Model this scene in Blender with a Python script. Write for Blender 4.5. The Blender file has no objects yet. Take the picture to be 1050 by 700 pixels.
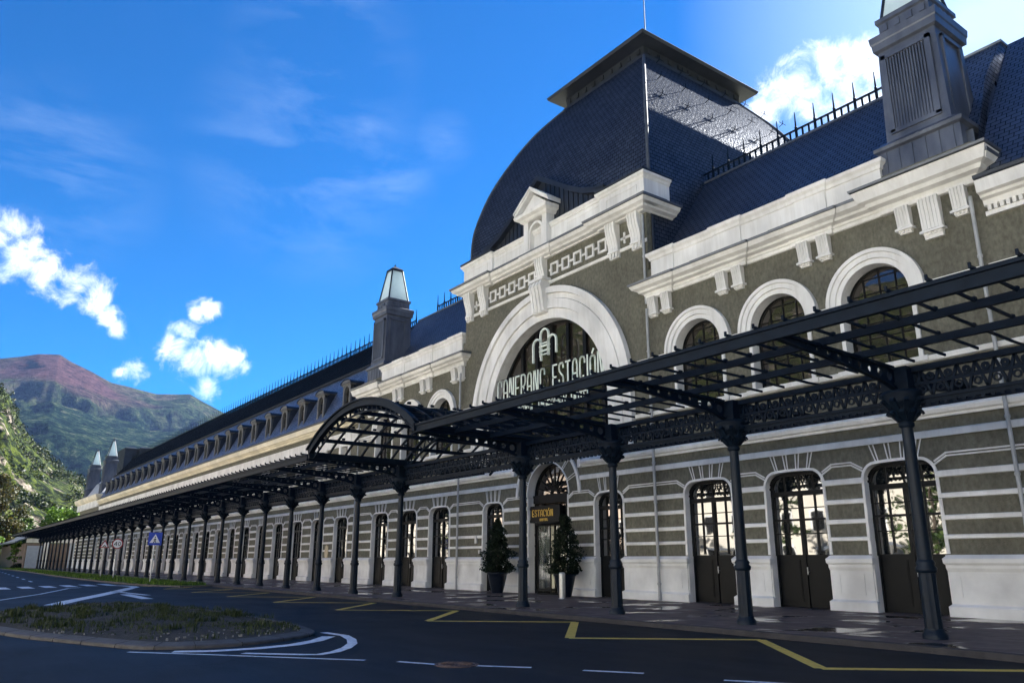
import bpy, math, random
from mathutils import Vector, Matrix, noise
random.seed(7)
R = math.radians
PI = math.pi
scene = bpy.context.scene
COL = scene.collection

# ------------------------------------------------------------------ helpers
class MB:
    """collects faces and links them as ONE mesh object"""
    def __init__(s):
        s.v = []; s.f = []; s.uv = []; s.mi = []; s.sm = []
        s.cur = 0; s.smooth = False
    def face(s, pts, uv=None):
        b = len(s.v); s.v.extend([tuple(p) for p in pts]); s.f.append(tuple(range(b, b + len(pts))))
        s.uv.append(uv); s.mi.append(s.cur); s.sm.append(s.smooth)
    def box(s, x0, x1, y0, y1, z0, z1):
        a, b, c, d = (x0, y0), (x1, y0), (x1, y1), (x0, y1)
        s.hull([a, b, c, d], z0, z1)
    def hull(s, poly, z0, z1, bottom=True):
        n = len(poly)
        for i in range(n):
            p, q = poly[i], poly[(i + 1) % n]
            s.face([(p[0], p[1], z0), (q[0], q[1], z0), (q[0], q[1], z1), (p[0], p[1], z1)])
        s.face([(p[0], p[1], z1) for p in poly])
        if bottom: s.face([(p[0], p[1], z0) for p in reversed(poly)])
    def grid(s, rows, closed=False, uvs=None):
        """rows of points sharing vertices"""
        b = len(s.v); m = len(rows[0])
        for r in rows: s.v.extend([tuple(p) for p in r])
        for i in range(len(rows) - 1):
            for j in range(m if closed else m - 1):
                k = (j + 1) % m
                s.f.append((b + i * m + j, b + i * m + k, b + (i + 1) * m + k, b + (i + 1) * m + j))
                if uvs: s.uv.append([uvs[i][j], uvs[i][j + 1], uvs[i + 1][j + 1], uvs[i + 1][j]])
                else: s.uv.append(None)
                s.mi.append(s.cur); s.sm.append(s.smooth)
    def stack(s, st, cap=True):
        """stack of rectangles (z,x0,x1,y0,y1)"""
        rows = [[(x0, y0, z), (x1, y0, z), (x1, y1, z), (x0, y1, z)] for z, x0, x1, y0, y1 in st]
        for a, b in zip(rows[:-1], rows[1:]):
            for i in range(4):
                k = (i + 1) % 4
                s.face([a[i], a[k], b[k], b[i]])
        if cap: s.face(rows[-1]); s.face(list(reversed(rows[0])))
    def sweep(s, prof, x0, x1):
        """closed (y,z) profile pushed along x"""
        n = len(prof)
        for i in range(n):
            p, q = prof[i], prof[(i + 1) % n]
            s.face([(x0, p[0], p[1]), (x1, p[0], p[1]), (x1, q[0], q[1]), (x0, q[0], q[1])])
        s.face([(x1, p[0], p[1]) for p in prof]); s.face([(x0, p[0], p[1]) for p in reversed(prof)])
    def lathe(s, prof, n=16, c=(0, 0), flute=0.0, zrange=None):
        sm = s.smooth; s.smooth = flute == 0
        rows = []
        for r, z in prof:
            row = []
            for i in range(n):
                a = 2 * PI * i / n
                rr = r
                if flute and (i % 2): rr = r * (1 - flute)
                row.append((c[0] + rr * math.cos(a), c[1] + rr * math.sin(a), z))
            rows.append(row)
        s.grid(rows, closed=True); s.smooth = sm
        s.face(rows[-1]); s.face(list(reversed(rows[0])))
    def bar(s, p, q, w, h=None, up=(0, 0, 1)):
        h = h or w
        p, q = Vector(p), Vector(q); d = (q - p)
        if d.length < 1e-6: return
        d.normalize(); u = Vector(up)
        if abs(d.dot(u)) > .98: u = Vector((0, 1, 0))
        a = d.cross(u).normalized() * w / 2; b = a.cross(d).normalized() * h / 2
        r0 = [p + a + b, p - a + b, p - a - b, p + a - b]; r1 = [x + (q - p) for x in r0]
        for i in range(4):
            k = (i + 1) % 4; s.face([r0[i], r0[k], r1[k], r1[i]])
        s.face(list(reversed(r0))); s.face(r1)
    def path(s, pts, w, h=None, up=(0, 0, 1)):
        for p, q in zip(pts[:-1], pts[1:]): s.bar(p, q, w, h, up)
    def tube(s, pts, r, n=8, taper=None):
        rows = []
        pts = [Vector(p) for p in pts]
        for i, p in enumerate(pts):
            d = (pts[min(i + 1, len(pts) - 1)] - pts[max(i - 1, 0)]).normalized()
            u = Vector((0, 0, 1)) if abs(d.z) < .95 else Vector((1, 0, 0))
            a = d.cross(u).normalized(); b = a.cross(d)
            rr = r * (1 if taper is None else (1 + (taper - 1) * i / (len(pts) - 1)))
            rows.append([p + (a * math.cos(t) + b * math.sin(t)) * rr for t in [2 * PI * k / n for k in range(n)]])
        sm = s.smooth; s.smooth = True; s.grid(rows, closed=True); s.smooth = sm
        s.face(rows[-1]); s.face(list(reversed(rows[0])))
    def ring(s, xc, zc, r0, r1, yf, yb, a0=0.0, a1=PI, n=28):
        """solid arch band, front at yf, back at yb"""
        P = []
        for i in range(n + 1):
            t = a0 + (a1 - a0) * i / n; c, sn = math.cos(t), math.sin(t)
            P.append((xc + r0 * c, zc + r0 * sn, xc + r1 * c, zc + r1 * sn))
        s.grid([[(p[0], yb, p[1]) for p in P], [(p[0], yf, p[1]) for p in P]])
        s.grid([[(p[0], yf, p[1]) for p in P], [(p[2], yf, p[3]) for p in P]])
        s.grid([[(p[2], yf, p[3]) for p in P], [(p[2], yb, p[3]) for p in P]])
        for p in (P[0], P[-1]):
            s.face([(p[0], yf, p[1]), (p[2], yf, p[3]), (p[2], yb, p[3]), (p[0], yb, p[1])])
    def mesh(s, name, mats):
        me = bpy.data.meshes.new(name)
        me.from_pydata(s.v, [], s.f)
        if not isinstance(mats, (list, tuple)): mats = [mats]
        for m in mats: me.materials.append(m)
        me.polygons.foreach_set('material_index', s.mi)
        me.polygons.foreach_set('use_smooth', s.sm)
        if any(u is not None for u in s.uv):
            l = me.uv_layers.new(name='UVMap'); k = 0
            for fi, f in enumerate(s.f):
                u = s.uv[fi]
                for j in range(len(f)):
                    if u: l.data[k].uv = u[j]
                    k += 1
        me.update()
        return me
    def build(s, name, mats, parent=None, loc=(0, 0, 0)):
        return link(name, s.mesh(name, mats), parent, loc)

def link(name, data, parent=None, loc=(0, 0, 0), rotz=0):
    o = bpy.data.objects.new(name, data); COL.objects.link(o)
    o.location = loc; o.rotation_euler = (0, 0, rotz)
    if parent: o.parent = parent
    return o
def tag(o, label=None, cat=None, group=None, kind=None):
    if label: o['label'] = label
    if cat: o['category'] = cat
    if group: o['group'] = group
    if kind: o['kind'] = kind
    return o
def thing(name, label, cat, loc=(0, 0, 0), group=None, rotz=0):
    return tag(link(name, None, None, loc, rotz), label, cat, group)

# ------------------------------------------------------------------ materials
def new_mat(name):
    m = bpy.data.materials.new(name); m.use_nodes = True
    nt = m.node_tree
    return m, nt, nt.nodes['Principled BSDF']
def N(nt, t, **kw):
    n = nt.nodes.new(t)
    for k, v in kw.items():
        if k.startswith('i_'):
            key = k[2:].replace('_', ' ')
            n.inputs[key].default_value = v
        else: setattr(n, k, v)
    return n
def ramp(nt, stops, interp='LINEAR'):
    n = nt.nodes.new('ShaderNodeValToRGB'); n.color_ramp.interpolation = interp
    e = n.color_ramp.elements
    while len(e) > 1: e.remove(e[-1])
    e[0].position = stops[0][0]; e[0].color = (*stops[0][1], 1)
    for p, c in stops[1:]:
        x = e.new(p); x.color = (*c, 1)
    return n
def noisy(name, c1, c2, scale=2.0, rough=.8, bump=.0, bscale=30, metal=0.0, detail=6, spec=None, c3=None, big=None, stretch=None, rvar=None):
    m, nt, b = new_mat(name); L = nt.links.new
    tc = N(nt, 'ShaderNodeTexCoord')
    co = tc.outputs['Object']
    if stretch:
        mp = N(nt, 'ShaderNodeMapping'); mp.inputs['Scale'].default_value = stretch
        L(co, mp.inputs['Vector']); co2 = mp.outputs[0]
    else: co2 = co
    n1 = N(nt, 'ShaderNodeTexNoise', i_Scale=scale, i_Detail=detail, i_Roughness=.6)
    L(co2, n1.inputs['Vector'])
    r = ramp(nt, [(.3, c1), (.7, c2)] if c3 is None else [(.25, c1), (.5, c2), (.75, c3)])
    L(n1.outputs['Fac'], r.inputs[0])
    col = r.outputs[0]
    if big:
        n2 = N(nt, 'ShaderNodeTexNoise', i_Scale=big, i_Detail=3)
        L(co, n2.inputs['Vector'])
        r2 = ramp(nt, [(.3, (.78, .78, .78)), (.7, (1.12, 1.12, 1.12))]); L(n2.outputs['Fac'], r2.inputs[0])
        mx = N(nt, 'ShaderNodeMix', data_type='RGBA', blend_type='MULTIPLY'); mx.inputs[0].default_value = 1
        L(col, mx.inputs[6]); L(r2.outputs[0], mx.inputs[7]); col = mx.outputs[2]
    L(col, b.inputs['Base Color'])
    b.inputs['Roughness'].default_value = rough; b.inputs['Metallic'].default_value = metal
    if rvar:
        r3 = N(nt, 'ShaderNodeMapRange'); r3.inputs['To Min'].default_value = rvar[0]; r3.inputs['To Max'].default_value = rvar[1]
        L(n1.outputs['Fac'], r3.inputs['Value']); L(r3.outputs[0], b.inputs['Roughness'])
    if spec is not None: b.inputs['Specular IOR Level'].default_value = spec
    if bump:
        n3 = N(nt, 'ShaderNodeTexNoise', i_Scale=bscale, i_Detail=6); L(co, n3.inputs['Vector'])
        bp = N(nt, 'ShaderNodeBump', i_Strength=bump, i_Distance=.03); L(n3.outputs['Fac'], bp.inputs['Height'])
        L(bp.outputs[0], b.inputs['Normal'])
    return m

M = {}
M['olive'] = noisy('olive_roughcast', (.098, .094, .068), (.185, .178, .135), 9.0, .95, 1.0, 22, big=.45, stretch=(1, 1, .6), detail=10)
M['white'] = noisy('white_render', (.79, .775, .735), (.85, .838, .80), 1.6, .8, .12, 14, big=.5, stretch=(1, 1, .3))
def streaks(m):
    nt = m.node_tree; b = nt.nodes['Principled BSDF']; L = nt.links.new; src = b.inputs['Base Color'].links[0].from_socket
    tc = N(nt, 'ShaderNodeTexCoord'); mp = N(nt, 'ShaderNodeMapping'); mp.inputs['Scale'].default_value = (3.2, 3.2, .22); L(tc.outputs['Object'], mp.inputs[0])
    n = N(nt, 'ShaderNodeTexNoise', i_Scale=1.0, i_Detail=7, i_Roughness=.7); L(mp.outputs[0], n.inputs['Vector'])
    r = ramp(nt, [(.40, (.70, .68, .64)), (.56, (1, 1, 1))]); L(n.outputs['Fac'], r.inputs[0])
    x = N(nt, 'ShaderNodeMix', data_type='RGBA', blend_type='MULTIPLY'); x.inputs[0].default_value = .32; L(src, x.inputs[6]); L(r.outputs[0], x.inputs[7]); L(x.outputs[2], b.inputs['Base Color'])
streaks(M['white']); streaks(M['olive'])
M['plinth'] = noisy('white_plinth', (.68, .68, .66), (.78, .78, .76), 1.2, .75, .15, 9, big=.8, stretch=(1, 1, .5))
M['cream'] = noisy('cream_render', (.78, .70, .52), (.84, .77, .60), 1.5, .85, .1, 12, big=.4)
M['zinc'] = noisy('dark_zinc', (.024, .03, .042), (.042, .05, .066), 1.3, .42, .06, 5, metal=.45, rvar=(.35, .6))
M['zincl'] = noisy('weathered_zinc_flashing', (.10, .115, .14), (.16, .175, .2), 2, .45, .06, 5, metal=.5)
M['hip'] = noisy('matt_lead_hip', (.06, .07, .09), (.10, .115, .14), 2, .75, .06, 5, spec=.2)
M['iron'] = noisy('blue_black_iron_paint', (.0012, .0052, .0125), (.0028, .0095, .021), 4, .6, .1, 20, spec=.16)
M['ironc'] = noisy('column_paint', (.0014, .0062, .014), (.0034, .0115, .024), 3, .38, .1, 12, rvar=(.38, .6), spec=.25)
M['frame'] = noisy('window_frame_paint', (.003, .0036, .0045), (.005, .006, .007), 5, .5, spec=.2)
M['doorp'] = noisy('door_panel_paint', (.003, .0038, .0044), (.0052, .0062, .0068), 2, .5, .05, 9, spec=.2)
M['gold'] = noisy('gold_lettering', (.50, .36, .07), (.6, .43, .10), 5, .3, metal=.5)
M['letters'] = noisy('pale_sign_letters', (.80, .88, .76), (.88, .94, .84), 5, .5)
M['kerbd'] = noisy('dark_granite_kerb', (.022, .02, .02), (.045, .04, .038), 3, .85, .4, 20)
M['stone'] = noisy('concrete_kerb', (.055, .05, .047), (.10, .093, .086), 3, .85, .4, 20)
M['steel'] = noisy('galvanised_steel', (.3, .33, .36), (.42, .45, .48), 6, .4, metal=.7)
M['bollard'] = noisy('brushed_bollard', (.42, .42, .41), (.52, .52, .5), 8, .35, metal=.5)
M['pot'] = noisy('blue_glazed_pot', (.003, .006, .014), (.006, .011, .022), 3, .35, spec=.3)
M['soil'] = noisy('soil', (.010, .008, .005), (.026, .021, .014), 9, .95, .9, 30, c3=(.06, .052, .04))
M['bark'] = noisy('bark', (.05, .035, .025), (.1, .075, .05), 8, .9, .6, 20)
M['verdigris'] = noisy('pale_green_lantern_copper', (.3, .45, .42), (.42, .58, .54), 3, .6)
M['rust'] = noisy('manhole_iron', (.06, .035, .025), (.11, .065, .045), 20, .6, .4, 40, metal=.3)
M['dirtyglass'] = noisy('frosted_lantern_glass', (.56, .64, .66), (.72, .79, .80), 3, .3)
_nt = M['dirtyglass'].node_tree; _b = _nt.nodes['Principled BSDF']; _t = _nt.nodes.new('ShaderNodeBsdfTranslucent'); _t.inputs[0].default_value = (.62, .72, .74, 1)
_m = _nt.nodes.new('ShaderNodeMixShader'); _m.inputs[0].default_value = .45; _nt.links.new(_b.outputs[0], _m.inputs[1]); _nt.links.new(_t.outputs[0], _m.inputs[2]); _nt.links.new(_m.outputs[0], _nt.nodes['Material Output'].inputs[0])
M['yellow'] = noisy('yellow_road_paint', (.62, .40, .05), (.80, .54, .10), 9, .7, .2, 60)
M['wpaint'] = noisy('white_road_paint', (.55, .56, .58), (.80, .81, .83), 9, .65, .2, 60)

def worn(m, under=(.015, .017, .021, 1)):
    nt = m.node_tree; b = nt.nodes['Principled BSDF']; L = nt.links.new; src = b.inputs['Base Color'].links[0].from_socket
    tc = N(nt, 'ShaderNodeTexCoord'); n = N(nt, 'ShaderNodeTexNoise', i_Scale=7, i_Detail=9, i_Roughness=.8); L(tc.outputs['Object'], n.inputs['Vector'])
    mr = N(nt, 'ShaderNodeMapRange'); mr.inputs['From Min'].default_value = .54; mr.inputs['From Max'].default_value = .68; mr.inputs['To Max'].default_value = .85; L(n.outputs['Fac'], mr.inputs['Value'])
    x = N(nt, 'ShaderNodeMix', data_type='RGBA'); x.inputs[7].default_value = under; L(mr.outputs[0], x.inputs[0]); L(src, x.inputs[6]); L(x.outputs[2], b.inputs['Base Color'])
worn(M['yellow']); worn(M['wpaint'])

def mk_glass(name='window_glass', base=(.015, .016, .016), ior=1.75, rough=.02):
    m, nt, b = new_mat(name); L = nt.links.new
    b.inputs['Base Color'].default_value = (*base, 1); b.inputs['Roughness'].default_value = rough
    b.inputs['IOR'].default_value = ior
    tc = N(nt, 'ShaderNodeTexCoord'); n = N(nt, 'ShaderNodeTexNoise', i_Scale=.7, i_Detail=2)
    L(tc.outputs['Object'], n.inputs['Vector'])
    bp = N(nt, 'ShaderNodeBump', i_Strength=.25, i_Distance=.02); L(n.outputs['Fac'], bp.inputs['Height']); L(bp.outputs[0], b.inputs['Normal'])
    return m
M['glass'] = mk_glass('door_glass', ior=2.6)
M['glassd'] = mk_glass('upper_window_glass', (.03, .024, .02), 1.9)

def mk_slate(name='slate', c1=(.012, .016, .026, 1), c2=(.036, .044, .060, 1), smax=.42):
    m, nt, b = new_mat(name); L = nt.links.new
    uv = N(nt, 'ShaderNodeUVMap')
    br = N(nt, 'ShaderNodeTexBrick'); br.offset = .5
    for k, v in (('Scale', 1.0), ('Mortar Size', .013), ('Mortar Smooth', .3), ('Bias', 0.0), ('Brick Width', .30), ('Row Height', .20)):
        br.inputs[k].default_value = v
    br.inputs['Color1'].default_value = c1; br.inputs['Color2'].default_value = c2
    br.inputs['Mortar'].default_value = (.006, .007, .01, 1)
    L(uv.outputs[0], br.inputs['Vector'])
    no = N(nt, 'ShaderNodeTexNoise', i_Scale=.9, i_Detail=4); L(uv.outputs[0], no.inputs['Vector'])
    r2 = ramp(nt, [(.3, (.7, .7, .75)), (.7, (1.3, 1.3, 1.25))]); L(no.outputs['Fac'], r2.inputs[0])
    mx = N(nt, 'ShaderNodeMix', data_type='RGBA', blend_type='MULTIPLY'); mx.inputs[0].default_value = 1
    L(br.outputs['Color'], mx.inputs[6]); L(r2.outputs[0], mx.inputs[7]); L(mx.outputs[2], b.inputs['Base Color'])
    # each course tilts out towards its lower edge
    sx = N(nt, 'ShaderNodeSeparateXYZ'); L(uv.outputs[0], sx.inputs[0])
    dv = N(nt, 'ShaderNodeMath', operation='DIVIDE'); dv.inputs[1].default_value = .20; L(sx.outputs['Y'], dv.inputs[0])
    fr = N(nt, 'ShaderNodeMath', operation='FRACT'); L(dv.outputs[0], fr.inputs[0])
    iv = N(nt, 'ShaderNodeMath', operation='SUBTRACT'); iv.inputs[0].default_value = 1; L(fr.outputs[0], iv.inputs[1])
    sc = N(nt, 'ShaderNodeMath', operation='MULTIPLY'); sc.inputs[1].default_value = .8; L(iv.outputs[0], sc.inputs[0])
    ad = N(nt, 'ShaderNodeMath', operation='SUBTRACT'); L(sc.outputs[0], ad.inputs[0]); L(br.outputs['Fac'], ad.inputs[1])
    n4 = N(nt, 'ShaderNodeTexNoise', i_Scale=6.0, i_Detail=3); L(uv.outputs[0], n4.inputs['Vector'])
    ad2 = N(nt, 'ShaderNodeMath', operation='ADD'); L(ad.outputs[0], ad2.inputs[0]); L(n4.outputs['Fac'], ad2.inputs[1])
    bp = N(nt, 'ShaderNodeBump', i_Strength=1.0, i_Distance=.06); L(ad2.outputs[0], bp.inputs['Height']); L(bp.outputs[0], b.inputs['Normal'])
    rr = N(nt, 'ShaderNodeMapRange'); rr.inputs['From Min'].default_value = .01; rr.inputs['From Max'].default_value = .045; rr.inputs['To Min'].default_value = .55; rr.inputs['To Max'].default_value = .38
    L(br.outputs['Color'], rr.inputs['Value']); L(rr.outputs[0], b.inputs['Roughness'])
    sp = N(nt, 'ShaderNodeMapRange'); sp.inputs['To Min'].default_value = smax; sp.inputs['To Max'].default_value = .0; L(br.outputs['Fac'], sp.inputs['Value']); b.inputs['Specular IOR Level'].default_value = 0
    gl = N(nt, 'ShaderNodeBsdfGlossy'); gl.inputs['Color'].default_value = (.8, .85, .95, 1); L(rr.outputs[0], gl.inputs['Roughness']); L(bp.outputs[0], gl.inputs['Normal'])
    ms = N(nt, 'ShaderNodeMixShader'); L(sp.outputs[0], ms.inputs[0]); L(b.outputs[0], ms.inputs[1]); L(gl.outputs[0], ms.inputs[2]); L(ms.outputs[0], nt.nodes['Material Output'].inputs[0])
    return m
M['slate'] = mk_slate(c1=(.018, .022, .031, 1), c2=(.040, .046, .060, 1), smax=.075)
M['slate_sky_sheen'] = mk_slate('sky_sheen_slate', (.045, .06, .10, 1), (.14, .17, .24, 1), .30)  # left wing slate, sky reflection put into the lighter base colour
M['slate_sky_tint'] = mk_slate('sky_tint_slate', (.020, .028, .050, 1), (.042, .056, .090, 1), .16)  # same slate with the grazing sky reflection tinted into its base
M['seam'] = noisy('black_standing_seam', (.006, .008, .012), (.014, .018, .025), 1, .55, .06, 5, spec=.25)

def mk_asphalt():
    m, nt, b = new_mat('asphalt'); L = nt.links.new
    tc = N(nt, 'ShaderNodeTexCoord'); co = tc.outputs['Object']
    n1 = N(nt, 'ShaderNodeTexNoise', i_Scale=.35, i_Detail=5); L(co, n1.inputs['Vector'])
    n2 = N(nt, 'ShaderNodeTexNoise', i_Scale=55, i_Detail=3); L(co, n2.inputs['Vector'])
    r1 = ramp(nt, [(.3, (.0055, .007, .0105)), (.7, (.014, .0165, .0215))]); L(n1.outputs['Fac'], r1.inputs[0])
    r2 = ramp(nt, [(.35, (.7, .7, .7)), (.7, (1.35, 1.35, 1.35))]); L(n2.outputs['Fac'], r2.inputs[0])
    mx = N(nt, 'ShaderNodeMix', data_type='RGBA', blend_type='MULTIPLY'); mx.inputs[0].default_value = 1
    vo = N(nt, 'ShaderNodeTexVoronoi', feature='DISTANCE_TO_EDGE', i_Scale=.22); wv = N(nt, 'ShaderNodeMapping'); L(co, wv.inputs[0])
    nw = N(nt, 'ShaderNodeTexNoise', i_Scale=1.5, i_Detail=5); L(co, nw.inputs['Vector']); va = N(nt, 'ShaderNodeMix', data_type='RGBA', blend_type='ADD'); va.inputs[0].default_value = .9
    L(wv.outputs[0], va.inputs[6]); L(nw.outputs['Color'], va.inputs[7]); L(va.outputs[2], vo.inputs['Vector'])
    cr = N(nt, 'ShaderNodeMapRange'); cr.inputs['From Max'].default_value = .012; cr.inputs['To Min'].default_value = .45; L(vo.outputs['Distance'], cr.inputs['Value'])
    m3 = N(nt, 'ShaderNodeMix', data_type='RGBA', blend_type='MULTIPLY'); m3.inputs[0].default_value = 1
    L(r1.outputs[0], mx.inputs[6]); L(r2.outputs[0], mx.inputs[7]); L(mx.outputs[2], m3.inputs[6]); L(cr.outputs[0], m3.inputs[7]); L(m3.outputs[2], b.inputs['Base Color'])
    n5 = N(nt, 'ShaderNodeTexNoise', i_Scale=.9, i_Detail=7, i_Roughness=.7); sm5 = N(nt, 'ShaderNodeMapping'); sm5.inputs['Scale'].default_value = (.25, 1.6, 1); L(co, sm5.inputs[0]); L(sm5.outputs[0], n5.inputs['Vector'])
    r5 = ramp(nt, [(.36, (.62, .62, .64)), (.52, (1, 1, 1)), (.66, (1.6, 1.55, 1.5))]); L(n5.outputs['Fac'], r5.inputs[0])
    m6 = N(nt, 'ShaderNodeMix', data_type='RGBA', blend_type='MULTIPLY'); m6.inputs[0].default_value = 1; L(m3.outputs[2], m6.inputs[6]); L(r5.outputs[0], m6.inputs[7]); L(m6.outputs[2], b.inputs['Base Color'])
    b.inputs['Specular IOR Level'].default_value = .16
    rr = N(nt, 'ShaderNodeMapRange'); rr.inputs['To Min'].default_value = .5; rr.inputs['To Max'].default_value = .8
    L(n1.outputs['Fac'], rr.inputs['Value']); L(rr.outputs[0], b.inputs['Roughness'])
    bp = N(nt, 'ShaderNodeBump', i_Strength=.35, i_Distance=.01); L(n2.outputs['Fac'], bp.inputs['Height']); L(bp.outputs[0], b.inputs['Normal'])
    return m
M['asphalt'] = mk_asphalt()

def mk_paving():
    m, nt, b = new_mat('wet_stone_paving'); L = nt.links.new
    tc = N(nt, 'ShaderNodeTexCoord'); co = tc.outputs['Object']
    br = N(nt, 'ShaderNodeTexBrick'); br.offset = .5
    for k, v in (('Scale', 1.0), ('Mortar Size', .008), ('Brick Width', .62), ('Row Height', .31)): br.inputs[k].default_value = v
    br.inputs['Color1'].default_value = (.080, .052, .047, 1); br.inputs['Color2'].default_value = (.135, .098, .088, 1); br.inputs['Mortar'].default_value = (.05, .045, .04, 1)
    L(co, br.inputs['Vector'])
    n1 = N(nt, 'ShaderNodeTexNoise', i_Scale=.55, i_Detail=5, i_Distortion=.4); L(co, n1.inputs['Vector'])
    wet = N(nt, 'ShaderNodeMapRange'); wet.inputs['From Min'].default_value = .53; wet.inputs['From Max'].default_value = .6; L(n1.outputs['Fac'], wet.inputs['Value'])
    dk = N(nt, 'ShaderNodeMix', data_type='RGBA', blend_type='MULTIPLY'); L(wet.outputs[0], dk.inputs[0])
    L(br.outputs['Color'], dk.inputs[6]); dk.inputs[7].default_value = (.4, .38, .38, 1)
    n2 = N(nt, 'ShaderNodeTexNoise', i_Scale=4, i_Detail=6); L(co, n2.inputs['Vector'])
    r2 = ramp(nt, [(.3, (.7, .68, .68)), (.7, (1.25, 1.22, 1.2))]); L(n2.outputs['Fac'], r2.inputs[0])
    mx = N(nt, 'ShaderNodeMix', data_type='RGBA', blend_type='MULTIPLY'); mx.inputs[0].default_value = 1
    L(dk.outputs[2], mx.inputs[6]); L(r2.outputs[0], mx.inputs[7]); L(mx.outputs[2], b.inputs['Base Color'])
    rr = N(nt, 'ShaderNodeMapRange'); rr.inputs['To Min'].default_value = .7; rr.inputs['To Max'].default_value = .12
    L(wet.outputs[0], rr.inputs['Value']); L(rr.outputs[0], b.inputs['Roughness'])
    iw = N(nt, 'ShaderNodeMath', operation='SUBTRACT'); iw.inputs[0].default_value = .35; L(wet.outputs[0], iw.inputs[1])
    bp = N(nt, 'ShaderNodeBump', i_Distance=.01); bp.inputs['Strength'].default_value = .2
    L(br.outputs['Fac'], bp.inputs['Height']); bp.invert = True; L(bp.outputs[0], b.inputs['Normal'])
    return m
M['paving'] = mk_paving()

def mk_mount():
    """far mountain: forest below, meadow and violet scree above"""
    m, nt, b = new_mat('mountain_rock_forest'); L = nt.links.new
    tc = N(nt, 'ShaderNodeTexCoord'); co = tc.outputs['Object']
    n1 = N(nt, 'ShaderNodeTexNoise', i_Scale=.0022, i_Detail=9, i_Roughness=.62); L(co, n1.inputs['Vector'])
    n2 = N(nt, 'ShaderNodeTexNoise', i_Scale=.022, i_Detail=10, i_Roughness=.85); L(co, n2.inputs['Vector'])
    sx = N(nt, 'ShaderNodeSeparateXYZ'); L(co, sx.inputs[0])
    rock = ramp(nt, [(.36, (.05, .075, .025)), (.45, (.10, .09, .065)), (.52, (.06, .085, .03)), (.60, (.10, .08, .07)), (.64, (.075, .085, .05)), (.72, (.06, .095, .025))]); L(n1.outputs['Fac'], rock.inputs[0])
    forest = ramp(nt, [(.40, (.005, .014, .014)), (.5, (.016, .036, .024)), (.56, (.035, .055, .022)), (.66, (.14, .125, .11))]); L(n2.outputs['Fac'], forest.inputs[0])
    h = N(nt, 'ShaderNodeMath', operation='MULTIPLY_ADD'); h.inputs[1].default_value = 2200; L(n1.outputs['Fac'], h.inputs[0]); L(sx.outputs['Z'], h.inputs[2])
    mr = N(nt, 'ShaderNodeMapRange'); mr.inputs['From Min'].default_value = 1560; mr.inputs['From Max'].default_value = 2250; L(h.outputs[0], mr.inputs['Value'])
    mx = N(nt, 'ShaderNodeMix', data_type='RGBA'); L(mr.outputs[0], mx.inputs[0]); L(forest.outputs[0], mx.inputs[6]); L(rock.outputs[0], mx.inputs[7])
    r2 = ramp(nt, [(.40, (.35, .38, .42)), (.60, (1.6, 1.55, 1.5))]); L(n2.outputs['Fac'], r2.inputs[0])
    dd = N(nt, 'ShaderNodeVectorMath', operation='DISTANCE'); dd.inputs[1].default_value = (-3900, 330, 800); L(co, dd.inputs[0])
    dm = N(nt, 'ShaderNodeMath', operation='MULTIPLY_ADD'); dm.inputs[1].default_value = 900; L(n1.outputs['Fac'], dm.inputs[0]); L(dd.outputs['Value'], dm.inputs[2])
    dr_ = N(nt, 'ShaderNodeMapRange'); dr_.inputs['From Min'].default_value = 900; dr_.inputs['From Max'].default_value = 700; L(dm.outputs[0], dr_.inputs['Value'])
    vx = N(nt, 'ShaderNodeMix', data_type='RGBA'); vx.inputs[7].default_value = (.095, .052, .056, 1); L(dr_.outputs[0], vx.inputs[0]); L(mx.outputs[2], vx.inputs[6]); mx = vx
    m2 = N(nt, 'ShaderNodeMix', data_type='RGBA', blend_type='MULTIPLY'); m2.inputs[0].default_value = 1
    L(mx.outputs[2], m2.inputs[6]); L(r2.outputs[0], m2.inputs[7]); L(m2.outputs[2], b.inputs['Base Color'])
    b.inputs['Roughness'].default_value = 1; b.inputs['Specular IOR Level'].default_value = 0
    bp = N(nt, 'ShaderNodeBump', i_Strength=1.0, i_Distance=70); L(n2.outputs['Fac'], bp.inputs['Height']); L(bp.outputs[0], b.inputs['Normal'])
    return m
def mk_cliff():
    m, nt, b = new_mat('limestone_cliff_scrub'); L = nt.links.new
    tc = N(nt, 'ShaderNodeTexCoord'); co = tc.outputs['Object']
    n1 = N(nt, 'ShaderNodeTexNoise', i_Scale=.04, i_Detail=9, i_Roughness=.75); L(co, n1.inputs['Vector'])
    n2 = N(nt, 'ShaderNodeTexNoise', i_Scale=.2, i_Detail=8, i_Roughness=.7); L(co, n2.inputs['Vector'])
    rock = ramp(nt, [(.40, (.035, .03, .022)), (.5, (.13, .11, .09)), (.60, (.29, .25, .21))]); L(n2.outputs['Fac'], rock.inputs[0])
    green = ramp(nt, [(.42, (.003, .007, .002)), (.5, (.016, .028, .006)), (.58, (.065, .085, .014))]); L(n2.outputs['Fac'], green.inputs[0])
    mr = N(nt, 'ShaderNodeMapRange'); mr.inputs['From Min'].default_value = .56; mr.inputs['From Max'].default_value = .585; L(n1.outputs['Fac'], mr.inputs['Value'])
    mx = N(nt, 'ShaderNodeMix', data_type='RGBA'); L(mr.outputs[0], mx.inputs[0]); L(green.outputs[0], mx.inputs[6]); L(rock.outputs[0], mx.inputs[7])
    L(mx.outputs[2], b.inputs['Base Color']); b.inputs['Roughness'].default_value = 1; b.inputs['Specular IOR Level'].default_value = .1
    bp = N(nt, 'ShaderNodeBump', i_Strength=1.0, i_Distance=5); L(n2.outputs['Fac'], bp.inputs['Height']); L(bp.outputs[0], b.inputs['Normal'])
    return m
M['mount'] = mk_mount(); M['cliff'] = mk_cliff()
M['ground'] = noisy('valley_ground', (.16, .16, .09), (.3, .28, .2), .08, .95, .3, 3)
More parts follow.
